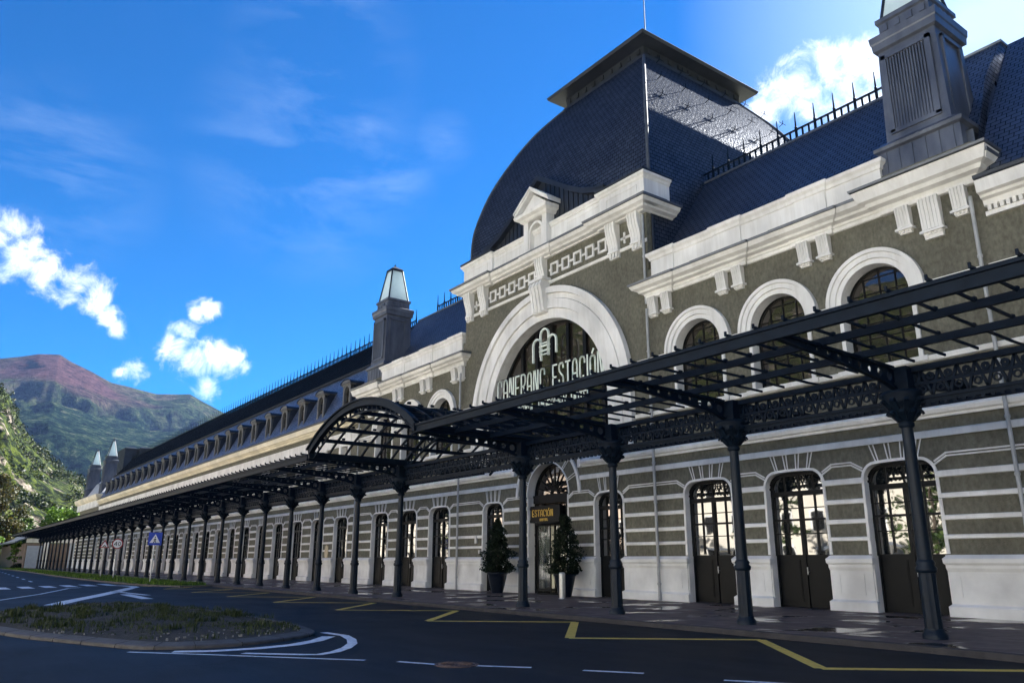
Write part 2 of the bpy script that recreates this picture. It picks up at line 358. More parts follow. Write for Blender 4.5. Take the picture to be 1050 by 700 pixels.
M['bounce_ground'] = noisy('pale_bounce_ground', (.54, .53, .50), (.64, .63, .60), .5, .9, .3, 20)  # kept pale to throw more sun back at the facade
M['grass'] = noisy('verge_grass', (.045, .075, .012), (.12, .16, .03), 2.5, .95, .6, 30, c3=(.17, .19, .05))

def leafmat(name, a, b_, c, rough=.6):
    m, nt, b = new_mat(name); L = nt.links.new
    g = N(nt, 'ShaderNodeNewGeometry')
    r = ramp(nt, [(0, a), (.5, b_), (1, c)]); L(g.outputs['Random Per Island'], r.inputs[0]); L(r.outputs[0], b.inputs['Base Color'])
    b.inputs['Roughness'].default_value = rough; b.inputs['Specular IOR Level'].default_value = .3
    tr = N(nt, 'ShaderNodeBsdfTranslucent'); L(r.outputs[0], tr.inputs[0])
    mx = N(nt, 'ShaderNodeMixShader'); mx.inputs[0].default_value = .3
    L(b.outputs[0], mx.inputs[1]); L(tr.outputs[0], mx.inputs[2]); L(mx.outputs[0], nt.nodes['Material Output'].inputs[0])
    return m
M['leafdark'] = leafmat('conifer_leaves', (.004, .010, .005), (.008, .018, .008), (.018, .034, .014))
M['leafgreen'] = leafmat('bright_leaves', (.03, .075, .008), (.075, .15, .015), (.15, .24, .03))
M['leafmid'] = leafmat('mid_leaves', (.015, .04, .008), (.04, .08, .012), (.09, .13, .025))
M['leafred'] = leafmat('copper_leaves', (.02, .03, .008), (.04, .042, .010), (.075, .06, .016))
M['blade'] = leafmat('grass_blades', (.012, .022, .004), (.028, .045, .008), (.06, .075, .02))
M['hillwood'] = leafmat('hillside_wood_leaves', (.003, .007, .002), (.009, .018, .004), (.04, .052, .009))

# ------------------------------------------------------------------ camera
cam = bpy.data.cameras.new('camera'); co = bpy.data.objects.new('camera', cam); COL.objects.link(co)
rx, up, fw = Vector((.5886, .8084, .0030)), Vector((.2179, -.1622, .9624)), Vector((-.7785, .5658, .2716))
Mx = Matrix((rx, up, -fw)).transposed().to_4x4(); Mx.translation = Vector((0, 0, 1.6))
co.matrix_world = Mx
cam.sensor_width = 36; cam.lens = 798.9 / 1050 * 36; cam.clip_end = 30000; cam.clip_start = .1
scene.camera = co

# ------------------------------------------------------------------ sky, sun
SUN_EL, SUN_AZ = R(34), R(11)      # azimuth measured from +y towards -x
w = bpy.data.worlds.new('World'); scene.world = w; w.use_nodes = True
nt = w.node_tree; L = nt.links.new; bg = nt.nodes['Background']
sky = N(nt, 'ShaderNodeTexSky', sky_type='NISHITA'); sky.sun_disc = False
sky.sun_elevation = SUN_EL; sky.sun_rotation = -SUN_AZ
sky.altitude = 1200; sky.air_density = 1.0; sky.dust_density = .25; sky.ozone_density = 3.0
hs = N(nt, 'ShaderNodeHueSaturation'); hs.inputs['Hue'].default_value = .506; hs.inputs['Saturation'].default_value = 1.78; hs.inputs['Value'].default_value = 1.0
L(sky.outputs[0], hs.inputs['Color'])
tint = N(nt, 'ShaderNodeMix', data_type='RGBA', blend_type='MULTIPLY'); tint.inputs[0].default_value = 1; tint.inputs[7].default_value = (.26, .96, 1.0, 1); L(hs.outputs[0], tint.inputs[6])
tc = N(nt, 'ShaderNodeTexCoord')
nrm = N(nt, 'ShaderNodeVectorMath', operation='NORMALIZE'); L(tc.outputs['Generated'], nrm.inputs[0])
cn = N(nt, 'ShaderNodeTexNoise', i_Scale=30, i_Detail=10, i_Roughness=.66, i_Distortion=.5); L(nrm.outputs[0], cn.inputs['Vector'])
def blobmask(bl, soft=1.6):
    prev = None
    for x, y, z, r in bl:
        d = N(nt, 'ShaderNodeVectorMath', operation='DISTANCE'); d.inputs[1].default_value = (x, y, z); L(nrm.outputs[0], d.inputs[0])
        mr = N(nt, 'ShaderNodeMapRange'); mr.inputs['From Min'].default_value = r * soft; mr.inputs['From Max'].default_value = r * .25
        L(d.outputs['Value'], mr.inputs['Value'])
        if prev is None: prev = mr.outputs[0]
        else:
            a = N(nt, 'ShaderNodeMath', operation='MAXIMUM'); L(prev, a.inputs[0]); L(mr.outputs[0], a.inputs[1]); prev = a.outputs[0]
    return prev
BL = [(-0.9419, 0.0098, 0.3358, 0.0266), (-0.9388, -0.0091, 0.3443, 0.026), (-0.948, 0.0328, 0.3166, 0.0273), (-0.9509, 0.0608, 0.3036, 0.0262), (-0.9515, 0.0858, 0.2955, 0.0231), (-0.9529, 0.1103, 0.2825, 0.0216), (-0.9546, 0.1263, 0.2698, 0.0159), (-0.9566, 0.1385, 0.2562, 0.012), (-0.943, 0.2048, 0.2624, 0.0171), (-0.9493, 0.1999, 0.2427, 0.0213), (-0.9473, 0.2228, 0.2304, 0.0217), (-0.9401, 0.245, 0.2371, 0.0243), (-0.9343, 0.2664, 0.2368, 0.0179), (-0.9328, 0.2785, 0.2286, 0.0112), (-0.9299, 0.2288, 0.2879, 0.0131), (-0.9353, 0.2141, 0.2816, 0.0129), (-0.9648, 0.1594, 0.2091, 0.0153), (-0.9671, 0.1466, 0.2077, 0.008), (-0.9501, 0.2404, 0.1988, 0.0142), (-0.4584, 0.7172, 0.5249, 0.0277), (-0.4776, 0.7142, 0.5117, 0.0217), (-0.4335, 0.7243, 0.5361, 0.0271), (-0.4076, 0.7381, 0.5376, 0.0285), (-0.379, 0.7504, 0.5415, 0.0297), (-0.3599, 0.765, 0.5341, 0.0347), (-0.4107, 0.7567, 0.5086, 0.0365), (-0.3774, 0.7858, 0.49, 0.0438), (-0.4373, 0.7407, 0.51, 0.0313)]
m1 = blobmask([(x, y, z, r * 1.18) for x, y, z, r in BL])
WB = [(-0.7978, 0.392, 0.4581, 0.0361), (-0.7875, 0.351, 0.5066, 0.0188), (-0.7472, 0.4375, 0.5003, 0.0241), (-0.7724, 0.2837, 0.5683, 0.068), (-0.9135, 0.0516, 0.4035, 0.0671), (-0.83, 0.30, 0.46, 0.09)]
m2 = blobmask(WB, 1.8)
GB = [(-0.2758, 0.7955, 0.5395, 0.06), (-0.2424, 0.8056, 0.5406, 0.09), (-0.19, 0.81, 0.56, .16)]
m3 = blobmask(GB, 2.4)
def cloudy(mask, k, lo, hi):
    n0 = N(nt, 'ShaderNodeMath', operation='SUBTRACT'); n0.inputs[1].default_value = .5; L(cn.outputs['Fac'], n0.inputs[0])
    a = N(nt, 'ShaderNodeMath', operation='MULTIPLY_ADD'); a.inputs[1].default_value = k; L(n0.outputs[0], a.inputs[0]); L(mask, a.inputs[2])
    mr = N(nt, 'ShaderNodeMapRange'); mr.interpolation_type = 'SMOOTHSTEP'
    mr.inputs['From Min'].default_value = lo; mr.inputs['From Max'].default_value = hi; L(a.outputs[0], mr.inputs['Value'])
    return mr.outputs[0]
c1 = cloudy(m1, 2.1, .45, 1.35)
wn = N(nt, 'ShaderNodeTexNoise', i_Scale=5, i_Detail=9, i_Roughness=.62, i_Distortion=.35)
wm = N(nt, 'ShaderNodeMapping'); wm.inputs['Scale'].default_value = (1, 1, 3.2); L(nrm.outputs[0], wm.inputs[0]); L(wm.outputs[0], wn.inputs['Vector'])
wr = N(nt, 'ShaderNodeMapRange'); wr.inputs['From Min'].default_value = .43; wr.inputs['From Max'].default_value = .8; wr.inputs['To Max'].default_value = .34; L(wn.outputs['Fac'], wr.inputs['Value'])
w2 = N(nt, 'ShaderNodeMath', operation='MULTIPLY'); L(wr.outputs[0], w2.inputs[0]); L(m2, w2.inputs[1])
w3 = N(nt, 'ShaderNodeMath', operation='MULTIPLY'); w3.inputs[1].default_value = .75; L(m3, w3.inputs[0])
# shading inside the clouds
cn2 = N(nt, 'ShaderNodeTexNoise', i_Scale=17, i_Detail=5); L(nrm.outputs[0], cn2.inputs['Vector'])
cc = ramp(nt, [(.34, (6.0, 7.6, 10.2)), (.55, (10.5, 10.7, 11))]); L(cn2.outputs['Fac'], cc.inputs[0])
mxa = N(nt, 'ShaderNodeMix', data_type='RGBA'); L(w2.outputs[0], mxa.inputs[0]); L(tint.outputs[2], mxa.inputs[6]); mxa.inputs[7].default_value = (4.5, 5.6, 7, 1)
mxb = N(nt, 'ShaderNodeMix', data_type='RGBA'); L(w3.outputs[0], mxb.inputs[0]); L(mxa.outputs[2], mxb.inputs[6]); mxb.inputs[7].default_value = (5.5, 7.2, 8.6, 1)
mxc = N(nt, 'ShaderNodeMix', data_type='RGBA'); L(c1, mxc.inputs[0]); L(mxb.outputs[2], mxc.inputs[6]); L(cc.outputs[0], mxc.inputs[7])
L(mxc.outputs[2], bg.inputs['Color']); bg.inputs['Strength'].default_value = .032

sl = bpy.data.lights.new('sun', 'SUN'); sl.energy = 5.0; sl.angle = R(.5); sl.color = (1, .965, .91)
so = bpy.data.objects.new('sun', sl); COL.objects.link(so)
sd = Vector((-math.sin(SUN_AZ) * math.cos(SUN_EL), math.cos(SUN_AZ) * math.cos(SUN_EL), math.sin(SUN_EL)))
so.rotation_euler = sd.to_track_quat('Z', 'Y').to_euler()
so.location = (0, 0, 80)

vs = scene.view_settings; vs.view_transform = 'Standard'; vs.look = 'None'; vs.exposure = 2.6; vs.gamma = 1; vs.use_curve_mapping = False

# ------------------------------------------------------------------ station building
YF = 24.2            # facade plane
XC = -30.45          # axis of the central block
GZ = .12             # pavement level
XE, XR = -182.0, 14.0
B = thing('station_building', 'long grey and white railway station with slate roofs and rows of arched doors', 'station', (XC, YF, 0))
def bp(mb, name, mats, parent=None):
    """part of the building: geometry is written in world coordinates, origin at the building's"""
    o = mb.build(name, mats); o.parent = parent or B
    if parent is None: o.location = (-XC, -YF, 0)
    return o
def bpi(name, me, x, parent=None):
    o = link(name, me, B, (x - XC, 0, 0)); return o

W1 = 1.175
def door_top(w, zt, arc=.07, rc=.45):
    def f(x):
        x = abs(x)
        z = zt - arc * (x / w) ** 2
        if x > w - rc: z -= rc * (1 - math.sqrt(max(0, 1 - ((x - (w - rc)) / rc) ** 2)))
        return z
    return f
def circ_top(r, zc):
    return lambda x: zc + math.sqrt(max(0, r * r - x * x))
def xsamp(w, n=20):
    return [-w * math.cos(PI * i / n) for i in range(n + 1)]

doors = [(-12.75, W1, 4.70), (-16.52, W1, 4.70), (-20.35, W1, 4.70), (-25.95, .95, 4.62), (-34.95, .95, 4.62), (-40.5, W1, 4.70), (-44.35, W1, 4.70), (-48.15, W1, 4.70)]
wing_l = [-54.4 - 4.3 * k for k in range(25)]
wing_r = [-6.5 + 4.3 * k for k in range(5)]
doors += [(x, W1, 4.70) for x in wing_l + wing_r]
doors.sort()
arches = [-12.75, -16.52, -20.35, -40.55, -44.38, -48.15]
low = [(x, w_, GZ, door_top(w_, zt)) for x, w_, zt in doors] + [(-30.3, 1.6, GZ, circ_top(1.6, 4.72))]
low.sort()
def wall_band(mb, z0, z1, x0, x1, ops):
    cur = x0
    for xc, w_, zb, ft in ops:
        if xc < x0 or xc > x1: continue
        mb.face([(cur, YF, z0), (xc - w_, YF, z0), (xc - w_, YF, z1), (cur, YF, z1)])
        xs = xsamp(w_)
        for a, b in zip(xs[:-1], xs[1:]):
            mb.face([(xc + a, YF, ft(a)), (xc + b, YF, ft(b)), (xc + b, YF, z1), (xc + a, YF, z1)])
        if zb > z0 + .01: mb.face([(xc - w_, YF, z0), (xc + w_, YF, z0), (xc + w_, YF, zb), (xc - w_, YF, zb)])
        cur = xc + w_
    mb.face([(cur, YF, z0), (x1, YF, z0), (x1, YF, z1), (cur, YF, z1)])
# walls
mb = MB()
wall_band(mb, 0, 6.3, XE, XR, low)
up_ops = [(x, 1.18, 7.75, circ_top(1.18, 10.05)) for x in arches] + [(XC, 4.75, 6.9, circ_top(4.75, 8.95))]
wing_up = [(x, .62, 7.9, door_top(.62, 9.85, .02, .1)) for x in wing_l + wing_r]
up_ops.sort(); wing_up.sort()
wall_band(mb, 6.3, 11.2, XE, -51.8, wing_up)
wall_band(mb, 6.3, 11.2, -9.1, XR, [])
mb.face([(XE, YF, 11.2), (-51.8, YF, 11.2), (-51.8, YF, 12.3), (XE, YF, 12.3)])
mb.face([(-9.1, YF, 11.2), (XR, YF, 11.2), (XR, YF, 12.3), (-9.1, YF, 12.3)])
wall_band(mb, 6.3, 14.2, -51.8, -9.1, up_ops)
mb.face([(-38.0, YF, 14.2), (-22.9, YF, 14.2), (-22.9, YF, 17.4), (-38.0, YF, 17.4)])
mb.face([(-22.9, YF, 12), (-22.9, 42, 12), (-22.9, 42, 19), (-22.9, YF, 19)])
mb.face([(-38.0, YF, 12), (-38.0, 42, 12), (-38.0, 42, 19), (-38.0, YF, 19)])
mb.face([(XE, 38, 0), (XR, 38, 0), (XR, 38, 13), (XE, 38, 13)])
mb.face([(-38, 42, 0), (-22.9, 42, 0), (-22.9, 42, 19), (-38, 42, 19)])
for x in (-9.1, -51.8):
    mb.face([(x, YF, 12), (x, 38, 12), (x, 38, 14), (x, YF, 14)])
for x in (XE, XR): mb.face([(x, YF, 0), (x, 38, 0), (x, 38, 13), (x, YF, 13)])
for x in (-38, -22.9): mb.face([(x, 38, 0), (x, 42, 0), (x, 42, 13), (x, 38, 13)])
mb.face([(XE, 24.75, 6.2), (XR, 24.75, 6.2), (XR, 37, 6.2), (XE, 37, 6.2)])
bp(mb, 'wall', M['olive'])

# plinth, string courses, cornice between the openings
def gaps(ops, x0, x1, margin=0.0, zc=None):
    out = []; cur = x0
    for xc, w_, zb, ft in ops:
        a = xc - w_ - margin
        if a > cur: out.append((cur, a))
        cur = xc + w_ + margin
    out.append((cur, x1)); return out
mb = MB()
for a, b in gaps(low, XE, XR):
    mb.stack([(GZ - .1, a - .1, b + .1, YF - .2, YF + .02), (.40, a - .1, b + .1, YF - .2, YF + .02), (.47, a - .02, b + .02, YF - .1, YF + .02)])
    mb.stack([(.44, a - .02, b + .02, YF - .1, YF + .02), (1.36, a - .02, b + .02, YF - .1, YF + .02)])
    mb.stack([(1.36, a - .03, b + .03, YF - .11, YF + .02), (1.46, a - .05, b + .05, YF - .15, YF + .02), (1.54, a - .05, b + .05, YF - .15, YF + .02), (1.6, a - .09, b + .09, YF - .2, YF + .02), (1.72, a - .1, b + .1, YF - .21, YF + .02), (1.83, a - .0, b + .0, YF - .07, YF + .02)])
    if b - a > .9 and a > -100:       # sunk panel outline
        x0, x1, z0, z1 = a + .28, b - .28, .62, 1.26
        for q in ((x0, x1, z0, z0 + .025), (x0, x1, z1 - .025, z1), (x0, x0 + .025, z0, z1), (x1 - .025, x1, z0, z1)):
            mb.box(q[0], q[1], YF - .115, YF - .09, q[2], q[3])
bp(mb, 'plinth', M['plinth'])
mb = MB()
for z0, z1, pr in ((4.06, 4.27, .07), (3.44, 3.61, .065), (2.81, 2.97, .06), (2.27, 2.41, .06)):
    for a, b in gaps(low, XE, XR): mb.sweep([(YF + .01, z0), (YF - pr, z0 + .02), (YF - pr, z1 - .03), (YF + .01, z1)], a - .02, b + .02)
# band that kinks round the door heads
door_only = [o for o in low if o[1] < 1.5]
for i, (a, b) in enumerate(gaps(low, XE, XR)):
    for zz in (4.66, 4.75):
        c, d = a + .22, b - .22
        mb.box(c + .12, d - .12, YF - .05, YF + .01, zz, zz + .045)
        mb.bar((a - .02, YF - .02, zz - .2), (c + .13, YF - .02, zz + .015), .05, .035, (0, 1, 0))
        mb.bar((b + .02, YF - .02, zz - .2), (d - .13, YF - .02, zz + .015), .05, .035, (0, 1, 0))
# flat band and moulded cornice, interrupted over the main entrance
for a, b in ((XE, -32.78), (-27.82, XR)):
    mb.sweep([(YF + .01, 5.27), (YF - .08, 5.27), (YF - .08, 5.45), (YF + .01, 5.5)], a, b)
for a, b in ((XE, -33.0), (-27.6, XR)):
    mb.sweep([(YF + .01, 5.84), (YF - .1, 5.84), (YF - .12, 5.92), (YF - .2, 5.96), (YF - .24, 6.06), (YF - .24, 6.10), (YF + .01, 6.3)], a, b)
bp(mb, 'string_course', M['white'])
mb = MB()
for x0, x1 in ((XE, -36.9), (-24.0, XR)):
    cur = [x0]
    mb.sweep([(YF + .01, 7.58), (YF - .12, 7.6), (YF - .15, 7.72), (YF - .15, 7.75), (YF + .01, 7.8)], x0, x1)
for a, b in ((XE, -51.8), (-51.8, -48.15 - 1.6), (-48.15 + 1.6, -44.38 - 1.6), (-44.38 + 1.6, -40.55 - 1.6), (-40.55 + 1.6, -36.85),
             (-24.05, -20.35 - 1.6), (-20.35 + 1.6, -16.52 - 1.6), (-16.52 + 1.6, -12.75 - 1.6), (-12.75 + 1.6, -9.35), (-9.15, XR)):
    if a < -52: continue
    for z0, z1, p in ((9.74, 9.84, .05), (9.86, 9.98, .09), (10.0, 10.14, .14)):
        mb.sweep([(YF + .01, z0), (YF - p, z0 + .01), (YF - p, z1 - .02), (YF + .01, z1)], a, b)
bp(mb, 'upper_string_course', M['white'])

# door surrounds + doors
def surround(w_, zt):
    mb = MB(); ft = door_top(w_, zt); xs = xsamp(w_)
    # reveal
    zs = [GZ, 2.33, 2.88, 3.52, 4.17]
    for s in (-1, 1):
        zt_side = ft(w_)
        mb.face([(s * w_, 0, GZ), (s * w_, .5, GZ), (s * w_, .5, zt_side), (s * w_, 0, zt_side)])
    for a, b in zip(xs[:-1], xs[1:]):
        mb.face([(a, 0, ft(a)), (b, 0, ft(b)), (b, .5, ft(b)), (a, .5, ft(a))])
    # raised jamb blocks between the courses
    for s in (-1, 1):
        for z0, z1 in ((1.86, 2.28), (2.42, 2.80), (2.98, 3.43), (3.62, 4.06), (4.28, ft(w_) + .0)):
            x0, x1 = sorted((s * w_, s * (w_ - .035)))
            mb.box(x0, x1, -.03, .4, z0, z1)
        x0, x1 = sorted((s * w_, s * (w_ - .06)))
        mb.box(x0, x1, -.06, .42, GZ, 1.82)
    # edge fillet round the head
    pts = [(x, -.02, ft(x) + .02) for x in xs]
    mb.path([(-w_ - .03, -.02, 1.86)] + pts + [(w_ + .03, -.02, 1.86)], .09, .045, (0, 1, 0))
    # splayed voussoir joints
    for k in (-1.5, -.5, .5, 1.5):
        for e in (-.045, .045):
            xa = (k * .42 + e) * (w_ / W1); xb = (k * .52 + e * 1.6) * (w_ / W1)
            mb.bar((xa, -.02, zt + .03), (xb, -.02, 5.28), .03, .03, (0, 1, 0))
    return mb.mesh('door_surround', M['white'])
def door_meshes(w_, zt):
    ft = door_top(w_ - .03, zt - .04); yb = .26
    fr = MB()
    W = w_ - .03
    for s in (-1, 1):
        x0, x1 = sorted((s * W, s * (W - .09))); fr.box(x0, x1, yb - .02, yb + .1, GZ, ft(W) - .02)
    xs = xsamp(W)
    fr.path([(x, yb + .03, ft(x) - .04) for x in xs], .1, .1, (0, 1, 0))
    fr.box(-W, W, yb - .03, yb + .1, 3.86, 4.02)             # transom
    fr.box(-.055, .055, yb - .025, yb + .1, GZ, 3.86)        # meeting stile
    for z in (3.42, 2.55): fr.box(-W, W, yb + .01, yb + .08, z, z + .03)
    fr.box(-W, W, yb - .01, yb + .08, 3.0, 3.07)
    for x in (-W / 2, W / 2): fr.box(x - .02, x + .02, yb + .01, yb + .08, 1.9, ft(x) - .05)
    fr.box(-.02, .02, yb + .01, yb + .08, 4.0, ft(0) - .05)
    pan = MB()
    for s in (-1, 1):
        x0, x1 = sorted((s * .07, s * (W - .1)))
        pan.box(x0, x1, yb + .02, yb + .08, GZ + .02, 1.86)
        pan.box(x0 + .12, x1 - .12, yb + .0, yb + .02, GZ + .2, 1.7)
        pan.box(x0 + .16, x1 - .16, yb - .01, yb + .0, GZ + .24, 1.66)
    gl = MB()
    for a, b in zip(xs[:-1], xs[1:]):
        gl.face([(a, yb + .06, 1.86), (b, yb + .06, 1.86), (b, yb + .06, ft(b)), (a, yb + .06, ft(a))])
    hd = MB(); hd.bar((.11, yb - .06, 1.2), (.11, yb - .06, 1.45), .03); hd.bar((.11, yb - .06, 1.3), (.11, yb + .02, 1.3), .02)
    return fr.mesh('door_frame', M['frame']), pan.mesh('door_panel', M['doorp']), gl.mesh('door_glass', M['glass']), hd.mesh('door_handle', M['steel'])
cache = {}
for x, w_, zt in doors:
    if (w_, zt) not in cache: cache[(w_, zt)] = (surround(w_, zt),) + door_meshes(w_, zt)
    sm_, f_, p_, g_, h_ = cache[(w_, zt)]
    bpi('door_surround', sm_, x)
    d = bpi('door', f_, x)
    link('panel', p_, d); link('glass', g_, d); link('handle', h_, d)

# main entrance
mb = MB(); e = -30.3
mb.ring(e, 4.72, 1.6, 1.66, YF - .04, YF + .6)
for s in (-1, 1):
    x0, x1 = sorted((e + s * 1.6, e + s * 1.56)); mb.box(x0, x1, YF - .03, YF + .6, GZ, 4.70)
    for z0, z1 in ((1.86, 2.30), (2.40, 2.83), (2.95, 3.46), (3.60, 4.08), (4.2, 4.68)):
        x0, x1 = sorted((e + s * 1.55, e + s * 1.52)); mb.box(x0, x1, YF - .03, YF + .55, z0, z1)
mb.ring(e, 4.72, 2.36, 2.52, YF - .09, YF + .02)
for k in range(9):
    if k in (0, 8): continue
    for dl in (-.022, .022):
        t = PI * (k / 8) + dl * 1.3
        mb.bar((e + 1.66 * math.cos(t), YF - .02, 4.72 + 1.66 * math.sin(t)), (e + 2.36 * math.cos(t), YF - .02, 4.72 + 2.36 * math.sin(t)), .03, .03, (0, 1, 0))
# cornice turned up at its cut ends
for xx, s in ((-33.0, 1), (-27.6, -1)):
    x0, x1 = sorted((xx, xx + s * .2)); mb.box(x0, x1, YF - .22, YF + .01, 5.84, 6.9)
bp(mb, 'entrance_surround', M['white'])
mb = MB()
mb.ring(e, 4.72, 1.47, 1.58, YF + .42, YF + .52)
for k in range(1, 10):
    t = PI * k / 10; mb.bar((e + .3 * math.cos(t), YF + .47, 4.82 + .3 * math.sin(t)), (e + 1.5 * math.cos(t), YF + .47, 4.72 + 1.5 * math.sin(t)), .045, .05, (0, 1, 0))
mb.ring(e, 4.76, .24, .34, YF + .42, YF + .52, n=14)
mb.box(e - 1.55, e + 1.55, YF + .3, YF + .52, 4.4, 4.8)
for x in (-1.5, -.95, .95, 1.5): mb.box(e + x - .045, e + x + .045, YF + .38, YF + .5, GZ, 4.4)
mb.box(e - 1.5, e + 1.5, YF + .38, YF + .5, 3.4, 3.5); mb.box(e - 1.5, e - .95, YF + .38, YF + .5, GZ, .3); mb.box(e + .95, e + 1.5, YF + .38, YF + .5, GZ, .3)
ent = bp(mb, 'entrance_frame', M['frame'])
mb = MB()
xs = xsamp(1.5)
for a, b in zip(xs[:-1], xs[1:]):
    f = circ_top(1.5, 4.72); mb.face([(e + a, YF + .49, 3.4), (e + b, YF + .49, 3.4), (e + b, YF + .49, f(b)), (e + a, YF + .49, f(a))])
for a, b in ((-1.5, -.95), (.95, 1.5)): mb.face([(e + a, YF + .47, GZ), (e + b, YF + .47, GZ), (e + b, YF + .47, 3.45), (e + a, YF + .47, 3.45)])
o = bp(mb, 'fanlight_glass', M['glassd'])
mb = MB()          # revolving door drum: wings and curved glass
mb.lathe([(.92, 3.3), (.95, 3.34), (.95, 3.46)], 28, (e, YF + .45))
mb.lathe([(.92, GZ + .005), (.92, GZ + .06)], 28, (e, YF + .45))
for k in range(4):
    t = PI / 5 + PI / 2 * k; mb.bar((e, YF + .45, GZ + .2), (e + .86 * math.cos(t), YF + .45 + .86 * math.sin(t), GZ + .2), .05, .12)
    p = (e + .86 * math.cos(t), YF + .45 + .86 * math.sin(t)); mb.bar((*p, GZ), (*p, 3.3), .05)
mb.bar((e, YF + .45, GZ), (e, YF + .45, 3.3), .08)
rv = bp(mb, 'revolving_door', M['frame'])
mb = MB()
for k in range(4):
    t = PI / 5 + PI / 2 * k; p = (e + .84 * math.cos(t), YF + .45 + .84 * math.sin(t))
    mb.face([(e, YF + .45, .25), (*p, .25), (*p, 3.3), (e, YF + .45, 3.3)])
gg, nt_, b_ = new_mat('clear_door_glass'); b_.inputs['Transmission Weight'].default_value = .9; b_.inputs['Roughness'].default_value = .02; b_.inputs['Base Color'].default_value = (.8, .85, .82, 1)
o = mb.build('door_glass', gg); o.parent = rv
mb = MB()          # lobby curtain wall, indoor light put in as its own faint glow
mb.box(e - 1.5, e + 1.5, YF + 1.9, YF + 2.0, GZ, 3.5)
lob = noisy('glowing_lobby_curtain', (.35, .30, .18), (.75, .68, .5), 1.2, .7, c3=(.12, .10, .06), stretch=(3.5, 1, .25))
_b = lob.node_tree.nodes['Principled BSDF']; lob.node_tree.links.new(_b.inputs['Base Color'].links[0].from_socket, _b.inputs['Emission Color']); _b.inputs['Emission Strength'].default_value = .07
bp(mb, 'lobby_partition', lob)

# upper arched windows
def upper_window():
    zc = 10.05
    s = MB()
    s.ring(0, zc, 1.18, 1.36, -.10, .5); s.ring(0, zc, 1.37, 1.56, -.15, .02); s.ring(0, zc, 1.57, 1.70, -.2, .02)
    for q in (-1, 1):
        x0, x1 = sorted((q * 1.18, q * 1.32)); s.box(x0, x1, -.06, .5, 7.78, 9.74)
        x0, x1 = sorted((q * 1.18, q * 1.70)); s.box(x0, x1, -.12, .45, 9.74, 10.05)
    s.box(-1.5, 1.5, -.2, .5, 7.62, 7.78)
    f = MB(); W = 1.14
    f.ring(0, zc, 1.08, 1.16, .34, .44)
    for q in (-1, 1):
        x0, x1 = sorted((q * 1.08, q * 1.16)); f.box(x0, x1, .34, .44, 7.78, zc)
    for x in (-.56, 0, .56):
        f.box(x - .018, x + .018, .36, .42, 7.8, zc + math.sqrt(1.1 ** 2 - x * x))
    for k in range(6):
        z = 8.3 + .52 * k; h = W if z < zc else math.sqrt(max(.01, 1.1 ** 2 - (z - zc) ** 2))
        f.box(-h, h, .365, .415, z - .015, z + .015)
    g = MB(); c = circ_top(1.12, zc); xs = xsamp(1.12)
    for a, b in zip(xs[:-1], xs[1:]): g.face([(a, .40, 7.78), (b, .40, 7.78), (b, .40, c(b)), (a, .40, c(a))])
    return s.mesh('window_surround', M['white']), f.mesh('window_frame', M['frame']), g.mesh('window_glass', M['glassd'])
us, uf, ug = upper_window()
for x in arches:
    bpi('window_surround', us, x); f = bpi('window', uf, x); link('glass', ug, f)
# wing upper windows (two lights a bay)
s = MB(); s.box(-.95, -.6, -.12, .4, 7.78, 9.95); s.box(.6, .95, -.12, .4, 7.78, 9.95); s.box(-1.0, 1.0, -.06, .4, 9.85, 9.95); s.box(-.6, .6, -.1, .4, 7.78, 7.92)
f = MB(); f.box(-.03, .03, .3, .36, 7.9, 9.85)
for z in (8.5, 9.2): f.box(-.6, .6, .3, .36, z - .02, z + .02)
g = MB(); g.face([(-.62, .34, 7.9), (.62, .34, 7.9), (.62, .34, 9.85), (-.62, .34, 9.85)])
sme, fme, gme = s.mesh('window_surround', M['white']), f.mesh('window_frame', M['frame']), g.mesh('window_glass', M['glassd'])
for x in wing_l:
    bpi('window_surround', sme, x); q = bpi('window', fme, x); link('glass', gme, q)

# the great arch of the central block
mb = MB(); zc = 8.95
mb.ring(XC, zc, 4.75, 5.25, YF - .12, YF + .75, n=48); mb.ring(XC, zc, 5.27, 5.75, YF - .2, YF + .02, n=48)
mb.ring(XC, zc, 5.77, 6.05, YF - .16, YF + .02, n=48); mb.ring(XC, zc, 6.07, 6.4, YF - .28, YF + .02, n=48)
for s in (-1, 1):
    for r0, r1, p, yb in ((4.75, 5.25, .12, .75), (5.27, 5.75, .2, -.02), (5.77, 6.05, .16, -.02), (6.07, 6.4, .28, -.02)):
        x0, x1 = sorted((XC + s * r0, XC + s * r1)); mb.box(x0, x1, YF - p, YF + yb, 6.32, zc)
bp(mb, 'great_arch_surround', M['white'])
mb = MB()
mb.ring(XC, zc, 4.6, 4.75, YF + .5, YF + .68, n=48)
for k in range(-3, 4):
    x = XC + k * 1.28; h = math.sqrt(max(0, 4.65 ** 2 - (k * 1.28) ** 2)); mb.box(x - .11, x + .11, YF + .48, YF + .66, 6.35, zc + h)
mb.box(XC - 4.7, XC + 4.7, YF + .46, YF + .68, 9.25, 9.5)
mb.box(XC - 4.7, XC + 4.7, YF + .46, YF + .68, 6.3, 6.9)
gw = bp(mb, 'great_window', M['frame'])
mb = MB(); xs = xsamp(4.7, 30); c = circ_top(4.7, zc)
for a, b in zip(xs[:-1], xs[1:]): mb.face([(XC + a, YF + .62, 6.3), (XC + b, YF + .62, 6.3), (XC + b, YF + .62, c(b)), (XC + a, YF + .62, c(a))])
o = mb.build('glass', M['glassd']); o.parent = gw

